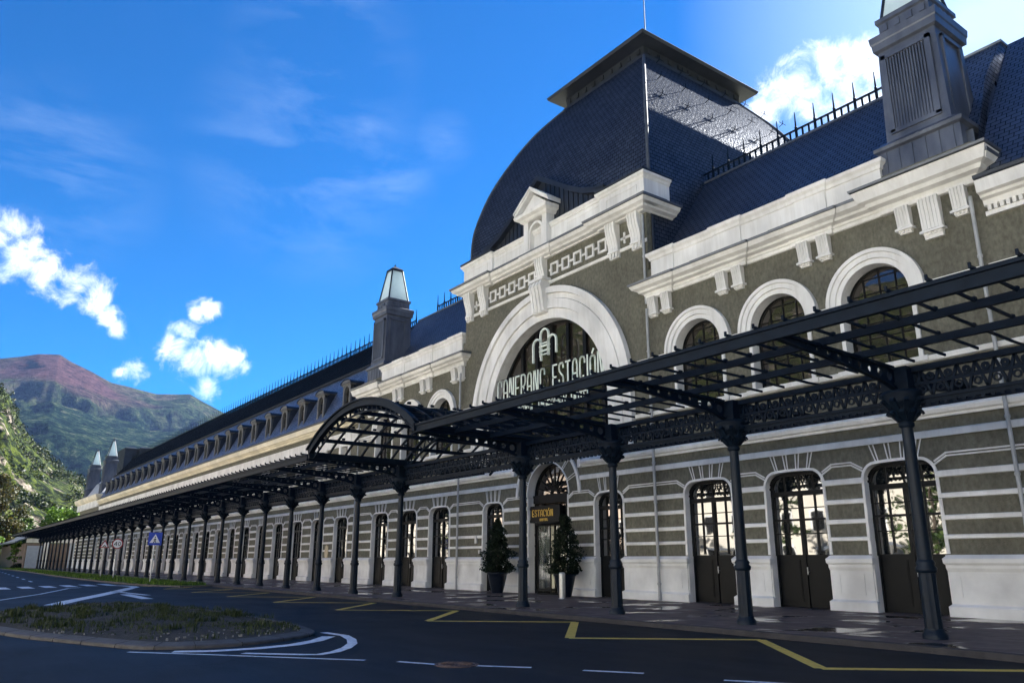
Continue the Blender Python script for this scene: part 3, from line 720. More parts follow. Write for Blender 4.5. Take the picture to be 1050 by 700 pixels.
# frieze, brackets, cornice, parapet of the central block
mb = MB()
mb.sweep([(YF + .01, 15.58), (YF - .05, 15.6), (YF - .09, 15.72), (YF + .01, 15.76)], -38.0, -22.9)
def chain(x0, x1, n):
    st = (x1 - x0) / n
    for i in range(n):
        c = x0 + st * (i + .5); h = .31
        for q in ((c - h, c + h, 15.98, 16.09), (c - h, c + h, 16.55, 16.66), (c - h, c - h + .11, 16.09, 16.55), (c + h - .11, c + h, 16.09, 16.55)):
            mb.box(q[0], q[1], YF - .08, YF + .01, q[2], q[3])
        mb.box(c + h, c + st - h, YF - .06, YF + .01, 16.27, 16.38)
        if i == 0: mb.box(x0, c - h, YF - .06, YF + .01, 16.27, 16.38)
chain(-29.95, -25.35, 5); chain(-35.55, -30.95, 5)
for a in (-24.55, -37.1): mb.box(a, a + .75, YF - .06, YF + .01, 16.15, 16.27); mb.box(a + .2, a + .3, YF - .06, YF + .01, 15.95, 16.5)
bp(mb, 'frieze', M['white'])
def bracket(w_, zt, zb, pr, flutes=3):
    """scrolled console from zt down to zb, local origin on the wall"""
    b = MB(); n = 9; H_ = zt - zb
    prof = [(0, zt), (-pr, zt), (-pr * 1.02, zt - H_ * .12), (-pr * .9, zt - H_ * .3), (-pr * .62, zt - H_ * .5), (-pr * .45, zt - H_ * .68), (-pr * .5, zt - H_ * .78), (0, zt - H_ * .78)]
    rib = w_ / (flutes * 2 + 1)
    b.sweep([(y * .88 if y else .01, z) for y, z in prof], -w_ / 2 + .006, w_ / 2 - .006)
    for k in range(flutes + 1):
        x = -w_ / 2 + rib * 2 * k; b.sweep([(y if y else .01, z) for y, z in prof], x, x + rib)
    b.box(-w_ / 2 - .04, w_ / 2 + .04, -pr * .55, .01, zb + H_ * .16, zb + H_ * .22)
    for k in range(3):
        x = -w_ / 2 + w_ * (k + .5) / 3; b.box(x - w_ * .1, x + w_ * .1, -pr * .45, .01, zb + H_ * .02, zb + H_ * .16)
    b.box(-w_ / 2, w_ / 2, -pr * .3, .01, zb, zb + H_ * .16)
    return b.mesh('bracket', M['white'])
def console(w_, zt, zb, fl=4):
    b = MB(); H_ = zt - zb; z1 = zb + H_ * .2
    def prof(k): return [(.01, zt), (-.26 * k, zt), (-.27 * k, zt - H_ * .1), (-.22 * k, zt - H_ * .35), (-.17 * k, z1), (.01, z1)]
    b.sweep(prof(.86), -w_ / 2 + .006, w_ / 2 - .006)
    st = w_ / (fl * 2 + 1)
    for k in range(fl + 1): x = -w_ / 2 + st * 2 * k; b.sweep(prof(1), x, x + st)
    b.stack([(z1 - .07, -w_ / 2 - .07, w_ / 2 + .07, -.23, .01), (z1, -w_ / 2 - .07, w_ / 2 + .07, -.23, .01), (z1 + .03, -w_ / 2 - .02, w_ / 2 + .02, -.2, .01)])
    b.stack([(zb, -w_ / 2 + .03, w_ / 2 - .03, -.11, .01), (z1 - .07, -w_ / 2 + .01, w_ / 2 - .01, -.14, .01)])
    for k in range(4): x = -w_ / 2 + w_ * (k + .5) / 4; b.box(x - w_ * .07, x + w_ * .07, -.17, -.12, z1 - .15, z1 - .07)
    return b.mesh('bracket', M['white'])
bt = bracket(.62, 17.1, 15.35, .40); bs = console(.44, 12.8, 11.88); bl = console(.62, 12.8, 11.45, 5)
for x in (-23.45, -24.95, -37.45, -35.95, -30.45): bpi('bracket', bt, x)
for x in (-22.65, -21.85, -18.85, -18.05, -15.1, -14.3, -38.25, -39.05, -42.05, -42.85, -45.8, -46.6, -11.4, -9.65, -49.5, -51.25): bpi('bracket', bs, x)
for x in (-10.55, -50.35): bpi('bracket', bl, x)
mb = MB()
mb.sweep([(YF, 15.75), (YF - .5, 15.7), (YF - .62, 15.45), (YF - .5, 15.1), (YF - .42, 14.5), (YF - .36, 14.05), (YF, 13.95)], XC - .49, XC + .49)
for x in (-.5, -.22, .06, .34): mb.sweep([(YF, 15.77), (YF - .55, 15.72), (YF - .67, 15.45), (YF - .55, 15.1), (YF - .47, 14.5), (YF - .41, 14.1), (YF, 14.0)], XC + x, XC + x + .16)
mb.box(XC - .6, XC + .6, YF - .58, YF, 15.75, 15.9)
bp(mb, 'keystone', M['white'])

def crn(mb, x0, x1, yf, yb, prof):
    """moulding returned round both ends: prof = (projection, z)"""
    mb.stack([(z, x0 - p, x1 + p, yf - p, yb) for p, z in prof])
mb = MB()
crn(mb, -38.0, -22.9, YF - .02, 25.9, [(.02, 17.04), (.1, 17.04), (.12, 17.1), (.34, 17.14), (.38, 17.22), (.54, 17.3), (.62, 17.46)])
crn(mb, -25.75, -22.9, YF - .18, YF + .3, [(.0, 17.02), (.1, 17.03), (.12, 17.09), (.3, 17.13), (.36, 17.21), (.52, 17.29), (.6, 17.455)])
crn(mb, -38.0, -35.15, YF - .18, YF + .3, [(.0, 17.02), (.1, 17.03), (.12, 17.09), (.3, 17.13), (.36, 17.21), (.52, 17.29), (.6, 17.455)])
crn(mb, -31.15, -29.75, YF - .12, YF + .3, [(.0, 17.02), (.1, 17.03), (.12, 17.09), (.3, 17.13), (.36, 17.21), (.52, 17.29), (.6, 17.452)])
bp(mb, 'tower_cornice', M['white'])
mb = MB()
mb.stack([(17.465, -38.66, -22.24, YF - .68, 25.95), (17.56, -38.68, -22.22, YF - .7, 25.97)])
mb.stack([(17.47, -25.75 - .6, -22.2, YF - .84, 24.9), (17.565, -25.78 - .6, -22.19, YF - .87, 24.9)])
mb.stack([(17.47, -38.7, -35.15 + .6, YF - .84, 24.9), (17.565, -38.71, -35.12 + .6, YF - .87, 24.9)])
bp(mb, 'cornice_flashing', M['zincl'])
mb = MB()
mb.stack([(17.5, -38.0, -22.9, YF - .02, 25.8), (18.72, -38.0, -22.9, YF - .02, 25.8)])
crn(mb, -38.0, -22.9, YF - .02, 25.8, [(.0, 18.72), (.06, 18.74), (.08, 18.82), (.16, 18.88), (.17, 18.96), (.1, 19.0)])
for a, b in ((-25.7, -22.9), (-38.0, -35.2)):
    mb.stack([(17.5, a - .1, b + .1, YF - .16, 25.75), (18.7, a - .1, b + .1, YF - .16, 25.75)])
    crn(mb, a - .1, b + .1, YF - .16, 25.75, [(.0, 18.7), (.05, 18.74), (.08, 18.84), (.17, 18.9), (.18, 19.0), (.1, 19.03)])
    for q in ((a + .35, b - .35, 17.8, 17.84), (a + .35, b - .35, 18.46, 18.5), (a + .35, a + .39, 17.8, 18.5), (b - .39, b - .35, 17.8, 18.5)):
        mb.box(q[0], q[1], YF - .19, YF - .1, q[2], q[3])
for a, b in ((-35.0, -32.3), (-28.6, -25.9)):
    for q in ((a + .15, b - .15, 17.8, 17.83), (a + .15, b - .15, 18.5, 18.53)): mb.box(q[0], q[1], YF - .05, YF, q[2], q[3])
bp(mb, 'parapet', M['white'])
for a, b in ((-25.8, -22.8), (-38.1, -35.1)):
    mb = MB()
    mb.stack([(19.03, a - .12, b + .14, YF - .36, 25.9), (19.12, a - .14, b + .16, YF - .38, 25.92), (19.3, a + .1, b - .1, YF + .1, 25.8)])
    bp(mb, 'parapet_flashing', M['zinc'])
# niche with pediment
mb = MB(); nx = -30.75; y0 = YF - .35
for a, b in ((-1.0, -.62), (.62, 1.0)): mb.box(nx + a, nx + b, y0, YF + .5, 17.55, 19.55)
mb.box(nx - .62, nx + .62, YF + .12, YF + .5, 17.55, 19.55)
mb.ring(nx, 18.75, .5, .64, y0 + .05, YF + .15, n=20)
for s in (-1, 1):
    x0, x1 = sorted((nx + s * .5, nx + s * .64)); mb.box(x0, x1, y0 + .05, YF + .15, 17.55, 18.75)
crn(mb, nx - 1.05, nx + 1.05, y0 - .02, YF + .6, [(0, 19.5), (.1, 19.56), (.14, 19.66), (.34, 19.74), (.38, 19.9)])
mb.hull([(nx - 1.4, y0 + .1), (nx + 1.4, y0 + .1), (nx + 1.4, YF + .6), (nx - 1.4, YF + .6)], 19.9, 19.95)
for yy0, yy1, e_ in ((y0 - .05, YF + .6, 0), (y0 - .3, YF + .6, .16)):
    P = [(nx - 1.3 - e_, 19.95 + (0 if e_ == 0 else .0)), (nx + 1.3 + e_, 19.95), (nx, 20.9 + e_ * .9)]
    if e_ == 0:
        mb.face([(p[0], yy0, p[1]) for p in P]); 
        for i in range(3):
            p, q = P[i], P[(i + 1) % 3]; mb.face([(p[0], yy0, p[1]), (q[0], yy0, q[1]), (q[0], yy1, q[1]), (p[0], yy1, p[1])])
    else:
        for s in (-1, 1):
            a, b = Vector((nx + s * 1.52, 0, 19.98)), Vector((nx, 0, 21.05))
            for off, th, yy in ((0, .16, y0 - .28), (.14, .12, y0 - .36)):
                u = Vector((0, 0, off))
                q = [a + u, b + u, b + u + Vector((0, 0, th)), a + u + Vector((0, 0, th))]
                mb.face([(p.x, yy, p.z) for p in q]); mb.face([(p.x, YF + .6, p.z) for p in q])
                for i in range(4):
                    p, r = q[i], q[(i + 1) % 4]; mb.face([(p.x, yy, p.z), (r.x, yy, r.z), (r.x, YF + .6, r.z), (p.x, YF + .6, p.z)])
bp(mb, 'niche', M['white'])
# dark gable behind the niche
def gable_prof():
    # half profile from apex to foot, bell shaped
    return [(0, 22.1), (1.3, 21.3), (2.6, 20.45), (3.7, 19.85), (4.6, 19.55), (5.3, 19.42)]
gp = gable_prof(); gx = -30.85
mb = MB()
for s in (-1, 1):
    for (a, za), (b, zb) in zip(gp[:-1], gp[1:]):
        mb.face([(gx + s * a, YF + .22, 18.9), (gx + s * b, YF + .22, 18.9), (gx + s * b, YF + .22, zb), (gx + s * a, YF + .22, za)])
    for k in range(1, 14):
        x = k * .38
        if x > 5: continue
        for (a, za), (b, zb) in zip(gp[:-1], gp[1:]):
            if a <= x < b: z = za + (zb - za) * (x - a) / (b - a); mb.box(gx + s * x - .02, gx + s * x + .02, YF + .18, YF + .24, 18.9, z)
gb = bp(mb, 'roof_gable', M['zinc'])
mb = MB()
for s in (-1, 1):
    rows = []
    for y, dz in ((YF - .1, .0), (29.5, .0)):
        rows.append([(gx + s * a, y, z + .05 + dz) for a, z in gp])
    mb.grid(rows)
    mb.grid([[(gx + s * a, YF - .1, z + .05) for a, z in gp], [(gx + s * a, YF - .1, z - .2) for a, z in gp]])
    mb.grid([[(gx + s * a, YF - .1, z - .2) for a, z in gp], [(gx + s * a, YF + .3, z - .2) for a, z in gp]])
    mb.grid([[(gx + s * a, YF - .16, z + .09) for a, z in gp], [(gx + s * a, YF - .16, z - .02) for a, z in gp]])
    mb.grid([[(gx + s * a, YF - .16, z + .09) for a, z in gp], [(gx + s * a, YF - .1, z + .09) for a, z in gp]])
bp(mb, 'gable_roof', M['zinc'])

# domed slate roof
prof = [(-.02, 14.0), (-.02, 19.2), (.05, 20.9), (.31, 22.2), (.89, 24.05), (1.8, 26.0), (2.96, 27.96), (4.42, 29.75)]
def resample(pr, n=30):
    # Catmull-Rom through the profile
    out = []
    for i in range(len(pr) - 1):
        p0 = pr[max(i - 1, 0)]; p1 = pr[i]; p2 = pr[i + 1]; p3 = pr[min(i + 2, len(pr) - 1)]
        for k in range(5):
            t = k / 5; 
            q = [.5 * ((2 * p1[j]) + (-p0[j] + p2[j]) * t + (2 * p0[j] - 5 * p1[j] + 4 * p2[j] - p3[j]) * t * t + (-p0[j] + 3 * p1[j] - 3 * p2[j] + p3[j]) * t ** 3) for j in (0, 1)]
            out.append(tuple(q))
    out.append(pr[-1]); return out
rp = resample(prof[1:]); rp = [prof[0]] + rp
CY = 33.1
def rr_(ins): return XC - 7.55 + .92 * ins, XC + 7.55 - .92 * ins, 24.2 + ins, 42 - ins
mb = MB(); mb.smooth = True
ln = [0]
for (a, za), (b, zb) in zip(rp[:-1], rp[1:]): ln.append(ln[-1] + math.hypot(b - a, zb - za))
for side in range(4):
    rows = []; uvs = []
    for (ins, z), l_ in zip(rp, ln):
        x0, x1, y0_, y1_ = rr_(ins)
        if side == 0: A, B_ = (x0, y0_ + .32), (x1, y0_ + .32)
        elif side == 1: A, B_ = (x1, y0_ + .32), (x1, y1_)
        elif side == 2: A, B_ = (x1, y1_), (x0, y1_)
        else: A, B_ = (x0, y1_), (x0, y0_ + .32)
        Lh = math.hypot(B_[0] - A[0], B_[1] - A[1])
        rows.append([(A[0], A[1], z), (B_[0], B_[1], z)]); uvs.append([(-Lh / 2, l_), (Lh / 2, l_)])
    mb.grid(rows, uvs=uvs)
bp(mb, 'domed_roof', M['slate'])
for sx_ in (0, 1):
    for sy_ in (2, 3):
        mb = MB()
        pts = [(rr_(i)[sx_], rr_(i)[sy_] + (.32 if sy_ == 2 else 0), z) for i, z in rp[1:]]
        mb.tube(pts, .09, 6); bp(mb, 'hip_flashing', M['hip'])
mb = MB()
x0, x1, y0_, y1_ = rr_(4.42); y0_ += .32
mb.stack([(29.6, x0 - .12, x1 + .12, y0_ - .12, y1_ + .12), (29.78, x0 - .12, x1 + .12, y0_ - .12, y1_ + .12), (29.8, x0 + .05, x1 - .05, y0_ + .05, y1_ - .05), (30.42, x0 - .0, x1 + .0, y0_, y1_),
          (30.44, x0 - .78, x1 + .78, y0_ - .85, y1_ + .8), (30.62, x0 - .86, x1 + .86, y0_ - .93, y1_ + .88), (30.7, x0 - .8, x1 + .8, y0_ - .85, y1_ + .8), (31.3, x0 + 1.5, x1 - 1.5, y0_ + 2, y1_ - 2)])
for k in range(9):      # small corbels under the eave
    xx = x0 + (x1 - x0) * (k + .5) / 9; mb.box(xx - .1, xx + .1, y0_ - .06, y0_ + .02, 30.0, 30.3)
for k in range(10):
    yy = y0_ + (y1_ - y0_) * (k + .5) / 10; mb.box(x1 - .02, x1 + .06, yy - .12, yy + .12, 30.0, 30.3)
bp(mb, 'roof_cap', M['zinc'])
mb = MB(); mb.tube([(XC - .15, 33.1, 31.2), (XC - .15, 33.1, 35), (XC - .15, 33.1, 39.5)], .045, 8, .5)
bp(mb, 'flagpole', M['iron'])
mb = MB()          # snow hooks on the east slope
for row, (ins, z) in enumerate(((3.6, 28.85), (1.95, 26.3), (1.0, 24.35))):
    for k in range(7):
        y = 24.2 + ins + 1.3 + k * 1.9
        x = rr_(ins)[1]
        mb.bar((x, y, z), (x + .28, y, z + .1), .03); mb.bar((x + .28, y, z + .1), (x + .3, y + .0, z + .32), .03); mb.bar((x + .26, y - .35, z + .12), (x + .26, y + .35, z + .12), .025)
bp(mb, 'snow_guard', M['iron'])
# ---- side pavilions
def mirror(x): return 2 * XC - x
for sgn in (1, -1):
    cor = MB(); fl = MB(); par = MB()
    a, b = (-22.88, -9.1) if sgn > 0 else (mirror(-9.1), mirror(-22.88))
    lo, hi = min(a, b), max(a, b)
    crn(cor, lo + (.0 if sgn > 0 else .0), hi, YF - .02, 26.5, [(.0, 12.78), (.04, 12.8), (.05, 12.93), (.09, 12.95), (.11, 13.03), (.3, 13.08), (.34, 13.16), (.54, 13.24), (.62, 13.4)])
    for p, q in ((-12.1, -9.1), (-15.5, -13.95), (-19.3, -17.65), (-22.95, -21.5)):
        if sgn < 0: p, q = mirror(q), mirror(p)
        crn(cor, p, q, YF - .13, YF + .3, [(.0, 12.76), (.04, 12.78), (.05, 12.91), (.08, 12.93), (.1, 13.01), (.26, 13.06), (.3, 13.14), (.48, 13.22), (.56, 13.38)] if q - p < 2.5 else [(.0, 12.76), (.04, 12.78), (.05, 12.9), (.1, 13.0), (.3, 13.06), (.36, 13.18), (.52, 13.24), (.64, 13.6), (.55, 13.62)])
        fl.stack([(13.385, p - .56, q + .56, YF - .76, 24.9), (13.47, p - .58, q + .58, YF - .78, 24.9)]) if q - p < 2.5 else fl.stack([(13.625, p - .68, q + .68, YF - .86, 24.9), (13.7, p - .7, q + .7, YF - .88, 24.9)])
    fl.stack([(13.405, lo - .64, hi + .64, YF - .66, 26.5), (13.5, lo - .66, hi + .66, YF - .68, 26.5)])
    p, q = (-22.6, -12.0) if sgn > 0 else (mirror(-12.0), mirror(-22.6))
    par.stack([(13.45, p, q, YF - .04, YF + .5), (14.5, p, q, YF - .04, YF + .5)])
    par.stack([(13.45, p - .03, q + .03, YF - .12, YF + .5), (13.62, p - .03, q + .03, YF - .12, YF + .5), (13.7, p, q, YF - .04, YF + .5)])
    crn(par, p, q, YF - .04, YF + .5, [(.0, 14.48), (.05, 14.5), (.07, 14.62), (.16, 14.7), (.18, 14.82), (.1, 14.86)])
    for c in (-22.0, -18.45, -14.7):
        if sgn < 0: c = mirror(c)
        par.stack([(13.47, c - .65, c + .65, YF - .1, YF + .4), (14.86, c - .65, c + .65, YF - .1, YF + .4)])
        crn(par, c - .65, c + .65, YF - .1, YF + .45, [(.0, 14.48), (.05, 14.5), (.07, 14.62), (.16, 14.7), (.18, 14.84), (.1, 14.88)])
    bp(cor, 'pavilion_cornice', M['white']); bp(fl, 'pavilion_flashing', M['zincl']); bp(par, 'pavilion_parapet', M['white'])

def slope(mb, pts, x0, x1):
    """roof slope: pts (y,z) from eave to ridge"""
    l_ = 0
    for (ya, za), (yb, zb) in zip(pts[:-1], pts[1:]):
        d = math.hypot(yb - ya, zb - za)
        mb.face([(x0, ya, za), (x1, ya, za), (x1, yb, zb), (x0, yb, zb)], [(x0, l_), (x1, l_), (x1, l_ + d), (x0, l_ + d)])
        l_ += d
for a, b in ((-23.2, -9.2), (mirror(-9.2), mirror(-23.2))):
    mb = MB()
    slope(mb, [(25.3, 15.2), (28.5, 19.75)], a, b)
    slope(mb, [(37.6, 15.2), (36.2, 17.6), (34.2, 19.75)], a, b)
    for x in (a, b):
        mb.face([(x, 24.6, 13.4), (x, 38, 13.4), (x, 37.6, 15.2), (x, 36.2, 17.6), (x, 34.2, 19.75), (x, 28.5, 19.75), (x, 26.6, 17.6), (x, 25.3, 15.2)],
                [(24.6, 13.4), (38, 13.4), (37.6, 15.2), (36.2, 17.6), (34.2, 19.75), (28.5, 19.75), (26.6, 17.6), (25.3, 15.2)])
    bp(mb, 'pavilion_roof', M['slate_sky_tint'])
for a, b in ((-23.1, -9.15), (mirror(-9.15), mirror(-23.1))):
    mb = MB()
    mb.face([(a, 24.6, 14.84), (b, 24.6, 14.84), (b, 25.32, 15.22), (a, 25.32, 15.22)]); mb.box(a, b, 24.66, 24.72, 13.5, 14.84)
    mb.box(a, b, 28.45, 34.25, 19.73, 19.83)
    bp(mb, 'pavilion_zinc_edge', M['zincl'])
# cresting with spikes
def cresting(x0, x1, y, z, step=.94):
    mb = MB(); n = max(1, int(round((x1 - x0) / step))); st = (x1 - x0) / n
    mb.box(x0, x1, y - .03, y + .03, z, z + .08); mb.box(x0, x1, y - .03, y + .03, z + .42, z + .5)
    for i in range(n + 1):
        x = x0 + st * i
        mb.stack([(z, x - .045, x + .045, y - .045, y + .045), (z + .6, x - .045, x + .045, y - .045, y + .045), (z + .64, x - .03, x + .03, y - .03, y + .03), (z + 1.35, x - .012, x + .012, y - .012, y + .012)])
        if i < n:
            m_ = 2
            for k in range(1, m_ + 1):
                xx = x + st * k / (m_ + 1) - .0
                mb.box(xx - .035, xx + .035, y - .03, y + .03, z + .05, z + .45)
    return mb
for a, b in ((-23.3, -12.0), (mirror(-12.0), mirror(-23.3))): bp(cresting(a, b, 28.55, 19.8), 'ridge_cresting', M['iron'])

# ---- long wings
for a, b, dz in ((-160.0, -51.95, -.58), (-9.0, XR, 0)):
    mb = MB(); z2 = MB(); ol = MB(); gut = MB()
    mb.face([(a, YF - .0, 12.3 + dz), (b, YF - .0, 12.3 + dz), (b, 24.0, 12.85 + dz), (a, 24.0, 12.85 + dz)])
    slope(mb, [(24.0, 12.85 + dz), (26.0, 16.35)] if dz else [(24.0, 12.85), (25.4, 15.25), (28.52, 19.52)], a, b); slope(mb, [(38.1, 12.85), (36.5, 16.35)], a, b)
    
    if dz: z2.face([(a, 26.0, 16.36), (b, 26.0, 16.36), (b, 28.5, 19.5), (a, 28.5, 19.5)])
    z2.face([(a, 36.5, 16.36), (b, 36.5, 16.36), (b, 34.2, 19.5), (a, 34.2, 19.5)])
    z2.face([(a, 28.5, 19.5), (b, 28.5, 19.5), (b, 34.2, 19.5), (a, 34.2, 19.5)])
    for x in (a, b): mb.face([(x, 24.0, 12.2 + dz), (x, 38.1, 12.2), (x, 38.1, 12.85), (x, 36.5, 16.35), (x, 34.2, 19.5), (x, 28.5, 19.5), (x, 26, 16.35), (x, 24, 12.85 + dz)])
    n = int((b - a) / .5) if dz else -1
    for i in range(n + 1):
        x = a + (b - a) * i / n; z2.bar((x, 26.02, 16.39), (x, 28.5, 19.52), .05, .13)
    if dz: z2.box(a, b, 25.84, 26.06, 16.26, 16.46)
    gut.sweep([(YF - .5, 12.62 + dz), (YF - .62, 12.66 + dz), (YF - .64, 12.76 + dz), (YF - .2, 12.84 + dz), (YF - .1, 12.6 + dz)], a, b)
    ol.sweep([(YF + .01, 11.9 + dz), (YF - .12, 11.92 + dz), (YF - .16, 12.08 + dz), (YF - .3, 12.12 + dz), (YF - .34, 12.2 + dz), (YF - .5, 12.24 + dz), (YF - .56, 12.62 + dz), (YF + .01, 12.64 + dz)], a, b)
    bp(mb, 'wing_roof', M['slate_sky_sheen'] if dz else M['slate_sky_tint']); bp(z2, 'standing_seam_roof', M['seam']); bp(gut, 'gutter', M['zinc'])
    bp(ol, 'wing_cornice', M['cream'] if dz else M['white'])
mb = MB()       # dentils of the right wing, white attic band with joints of the left wing
for i in range(128):
    x = -8.9 + i * .17; mb.box(x, x + .1, YF - .16, YF, 11.74, 11.9)
mb.box(-9.0, XR, YF - .1, YF, 11.6, 11.74)
i = 0
for x in wing_l:
    for k in range(4):
        c = x - 2.15 + k * 1.075; mb.box(c + .02, c + 1.045, YF - .08, YF + .01, 9.9, 10.8)
mb.box(-160, -51.9, YF - .1, YF + .01, 10.8, 10.9)
bp(mb, 'attic_band', M['white'])
for a, b in ((-160.0, -52.2),):
    bp(cresting(a, b, 28.55, 19.5, .94), 'ridge_cresting', M['iron'])

# dormers
def dormer():
    f = MB(); zs = 14.05
    for s in (-1, 1):
        x0, x1 = sorted((s * .46, s * .70)); f.box(x0, x1, .02, .4, 12.62, zs)
    f.box(-.74, .74, -.04, .5, 12.5, 12.64)
    f.ring(0, zs, .46, .70, .02, .4, n=14)
    for s in (-1, 1): f.face([(s * .70, .02, zs), (s * .70, .02, 14.72), (s * .35, .02, 14.72), (s * .60, .02, zs + .36)])
    f.face([(-.5, .03, zs + .48), (.5, .03, zs + .48), (.5, .03, 14.74), (-.5, .03, 14.74)])
    f.stack([(14.6, -.76, .76, -.04, .4), (14.68, -.82, .82, -.1, .4), (14.74, -.84, .84, -.12, .4)])
    pts = [(.84 * math.cos(t), .26 * math.sin(t)) for t in [PI * i / 10 for i in range(11)]]
    f.face([(x, -.1, 14.74 + z) for x, z in pts])
    r = MB()
    for s in (-1, 1): r.face([(s * .72, .3, 12.5), (s * .72, .3, 14.7), (s * .72, 1.6, 14.7), (s * .72, .05, 12.5)])
    pts2 = [(.9 * math.cos(t), .3 * math.sin(t)) for t in [PI * i / 10 for i in range(11)]]
    r.smooth = True; r.grid([[(x, -.14, 14.75 + z) for x, z in pts2], [(x, 2.0, 14.75 + z) for x, z in pts2]]); r.smooth = False
    r.box(-.9, .9, -.13, 1.9, 14.70, 14.76)
    g = MB(); g.face([(-.5, .26, 12.6), (.5, .26, 12.6), (.5, .26, 14.55), (-.5, .26, 14.55)])
    g2 = MB(); g2.box(-.025, .025, .2, .25, 12.62, 14.5); g2.box(-.46, .46, .2, .25, 13.35, 13.4); g2.box(-.46, .46, .2, .25, 14.0, 14.05)
    return f.mesh('dormer', M['zincd']), r.mesh('dormer_roof', M['zinc']), g.mesh('dormer_window', M['glassd']), g2.mesh('dormer_frame', M['frame'])
M['zincd'] = noisy('painted_dormer_zinc', (.085, .088, .09), (.13, .132, .132), 2, .6, .06, 5)
df, dr, dg, dg2 = dormer()
dx = [-54.9, -59.9] + [-64.0 - 4.15 * k for k in range(23)]
for x in dx:
    d = bpi('dormer', df, x); d.location.y = .0; d.location.z = 0 if x < -50 else .5
    link('roof', dr, d); w_ = link('window', dg2, d); link('glass', dg, w_)

# chimneys with glass lanterns
def chimney(x):
    m = MB(); c = lambda h, d=0: (x - h, x + h, 24.42 - d, 26.5 + d)
    m.stack([(13.3, x - 1.33, x + 1.33, 24.3, 26.9), (15.05, x - 1.33, x + 1.33, 24.3, 26.9), (15.1, x - 1.45, x + 1.45, 24.18, 27), (15.22, x - 1.47, x + 1.47, 24.16, 27), (15.4, x - 1.2, x + 1.2, 24.36, 26.7)])
    m.stack([(15.35, x - 1.08, x + 1.08, 24.42, 26.5), (18.95, x - .98, x + .98, 24.5, 26.44), (19.0, x - 1.1, x + 1.1, 24.38, 26.56), (19.25, x - 1.12, x + 1.12, 24.36, 26.58), (19.3, x - 1.15, x + 1.15, 24.33, 26.61), (19.55, x - 1.17, x + 1.17, 24.31, 26.63), (19.65, x - 1.0, x + 1.0, 24.5, 26.46)])
    m.stack([(19.6, x - .88, x + .88, 24.6, 26.36), (20.1, x - .88, x + .88, 24.6, 26.36), (20.14, x - .96, x + .96, 24.52, 26.44), (20.3, x - .96, x + .96, 24.52, 26.44), (20.32, x - .8, x + .8, 24.7, 26.26)])
    for s in range(4):
        q = x - .66 + s * .44
        m.box(q - .1, q + .1, 24.54, 24.6, 19.75, 20.02); m.box(x + .88, x + .94, 25.0 + s * .33 - .1, 25.0 + s * .33 + .08, 19.75, 20.02)
    # sunk ribbed panel: frame round it and vertical ribs
    for q in ((x - .86, x - .7, 15.7, 18.7), (x + .66, x + .82, 15.7, 18.7), (x - .86, x + .82, 18.55, 18.7), (x - .86, x + .82, 15.65, 15.8)):
        m.box(q[0], q[1], 24.36, 24.5, q[2], q[3])
    for i in range(14):
        q = x - .66 + i * .1; m.box(q - .025, q + .025, 24.40, 24.5, 15.8, 18.55)
    for q in ((24.75, 24.88), (25.95, 26.08)): m.box(x + 1.0, x + 1.08, q[0], q[1], 15.8, 18.7)
    m.box(x + 1.0, x + 1.08, 24.75, 26.08, 18.6, 18.72)
    for i in range(6):      # vertical seams on the plinth
        q = x - 1.1 + i * .44; m.box(q - .02, q + .02, 24.27, 24.3, 13.4, 15.05)
    o = bp(m, 'chimney', M['zincc'])
    l = MB(); zb, zt, hb, ht, cy = (20.3, 22.75, .8, .42, 25.48) if x > -100 else (20.3, 23.2, .75, .16, 25.48)
    C4 = lambda z: [(x + sx * (hb + (ht - hb) * (z - zb) / (zt - zb)), cy + sy * (hb + (ht - hb) * (z - zb) / (zt - zb)), z) for sx, sy in ((-1, -1), (1, -1), (1, 1), (-1, 1))]
    a, b = C4(zb), C4(zt)
    for i in range(4): l.bar(a[i], b[i], .09)
    for i in range(4):
        k = (i + 1) % 4; l.bar(a[i], a[k], .1); l.bar(b[i], b[k], .12)
    l.stack([(zt + .03, x - ht - .06, x + ht + .06, cy - ht - .06, cy + ht + .06), (zt + .1, x - ht - .06, x + ht + .06, cy - ht - .06, cy + ht + .06), (zt + .42, x - .05, x + .05, cy - .05, cy + .05), (zt + .6, x - .02, x + .02, cy - .02, cy + .02)])
    lf = l.build('lantern', M['zinc']); lf.parent = o
    g = MB()
    a = [(p[0] + (x - p[0]) * .05, p[1] + (cy - p[1]) * .05, p[2]) for p in a]; b = [(p[0] + (x - p[0]) * .05, p[1] + (cy - p[1]) * .05, p[2]) for p in b]
    for i in range(4):
        k = (i + 1) % 4; g.face([a[i], a[k], b[k], b[i]])
    gg_ = g.build('lantern_glass', M['dirtyglass']); gg_.parent = o
M['zincc'] = noisy('grey_chimney_lead', (.065, .075, .10), (.16, .175, .21), 1.5, .42, .1, 4, metal=.3, rvar=(.3, .55), stretch=(1, 1, .3))
for x in (-10.68, mirror(-10.68), -162.5, -180.0): chimney(x)

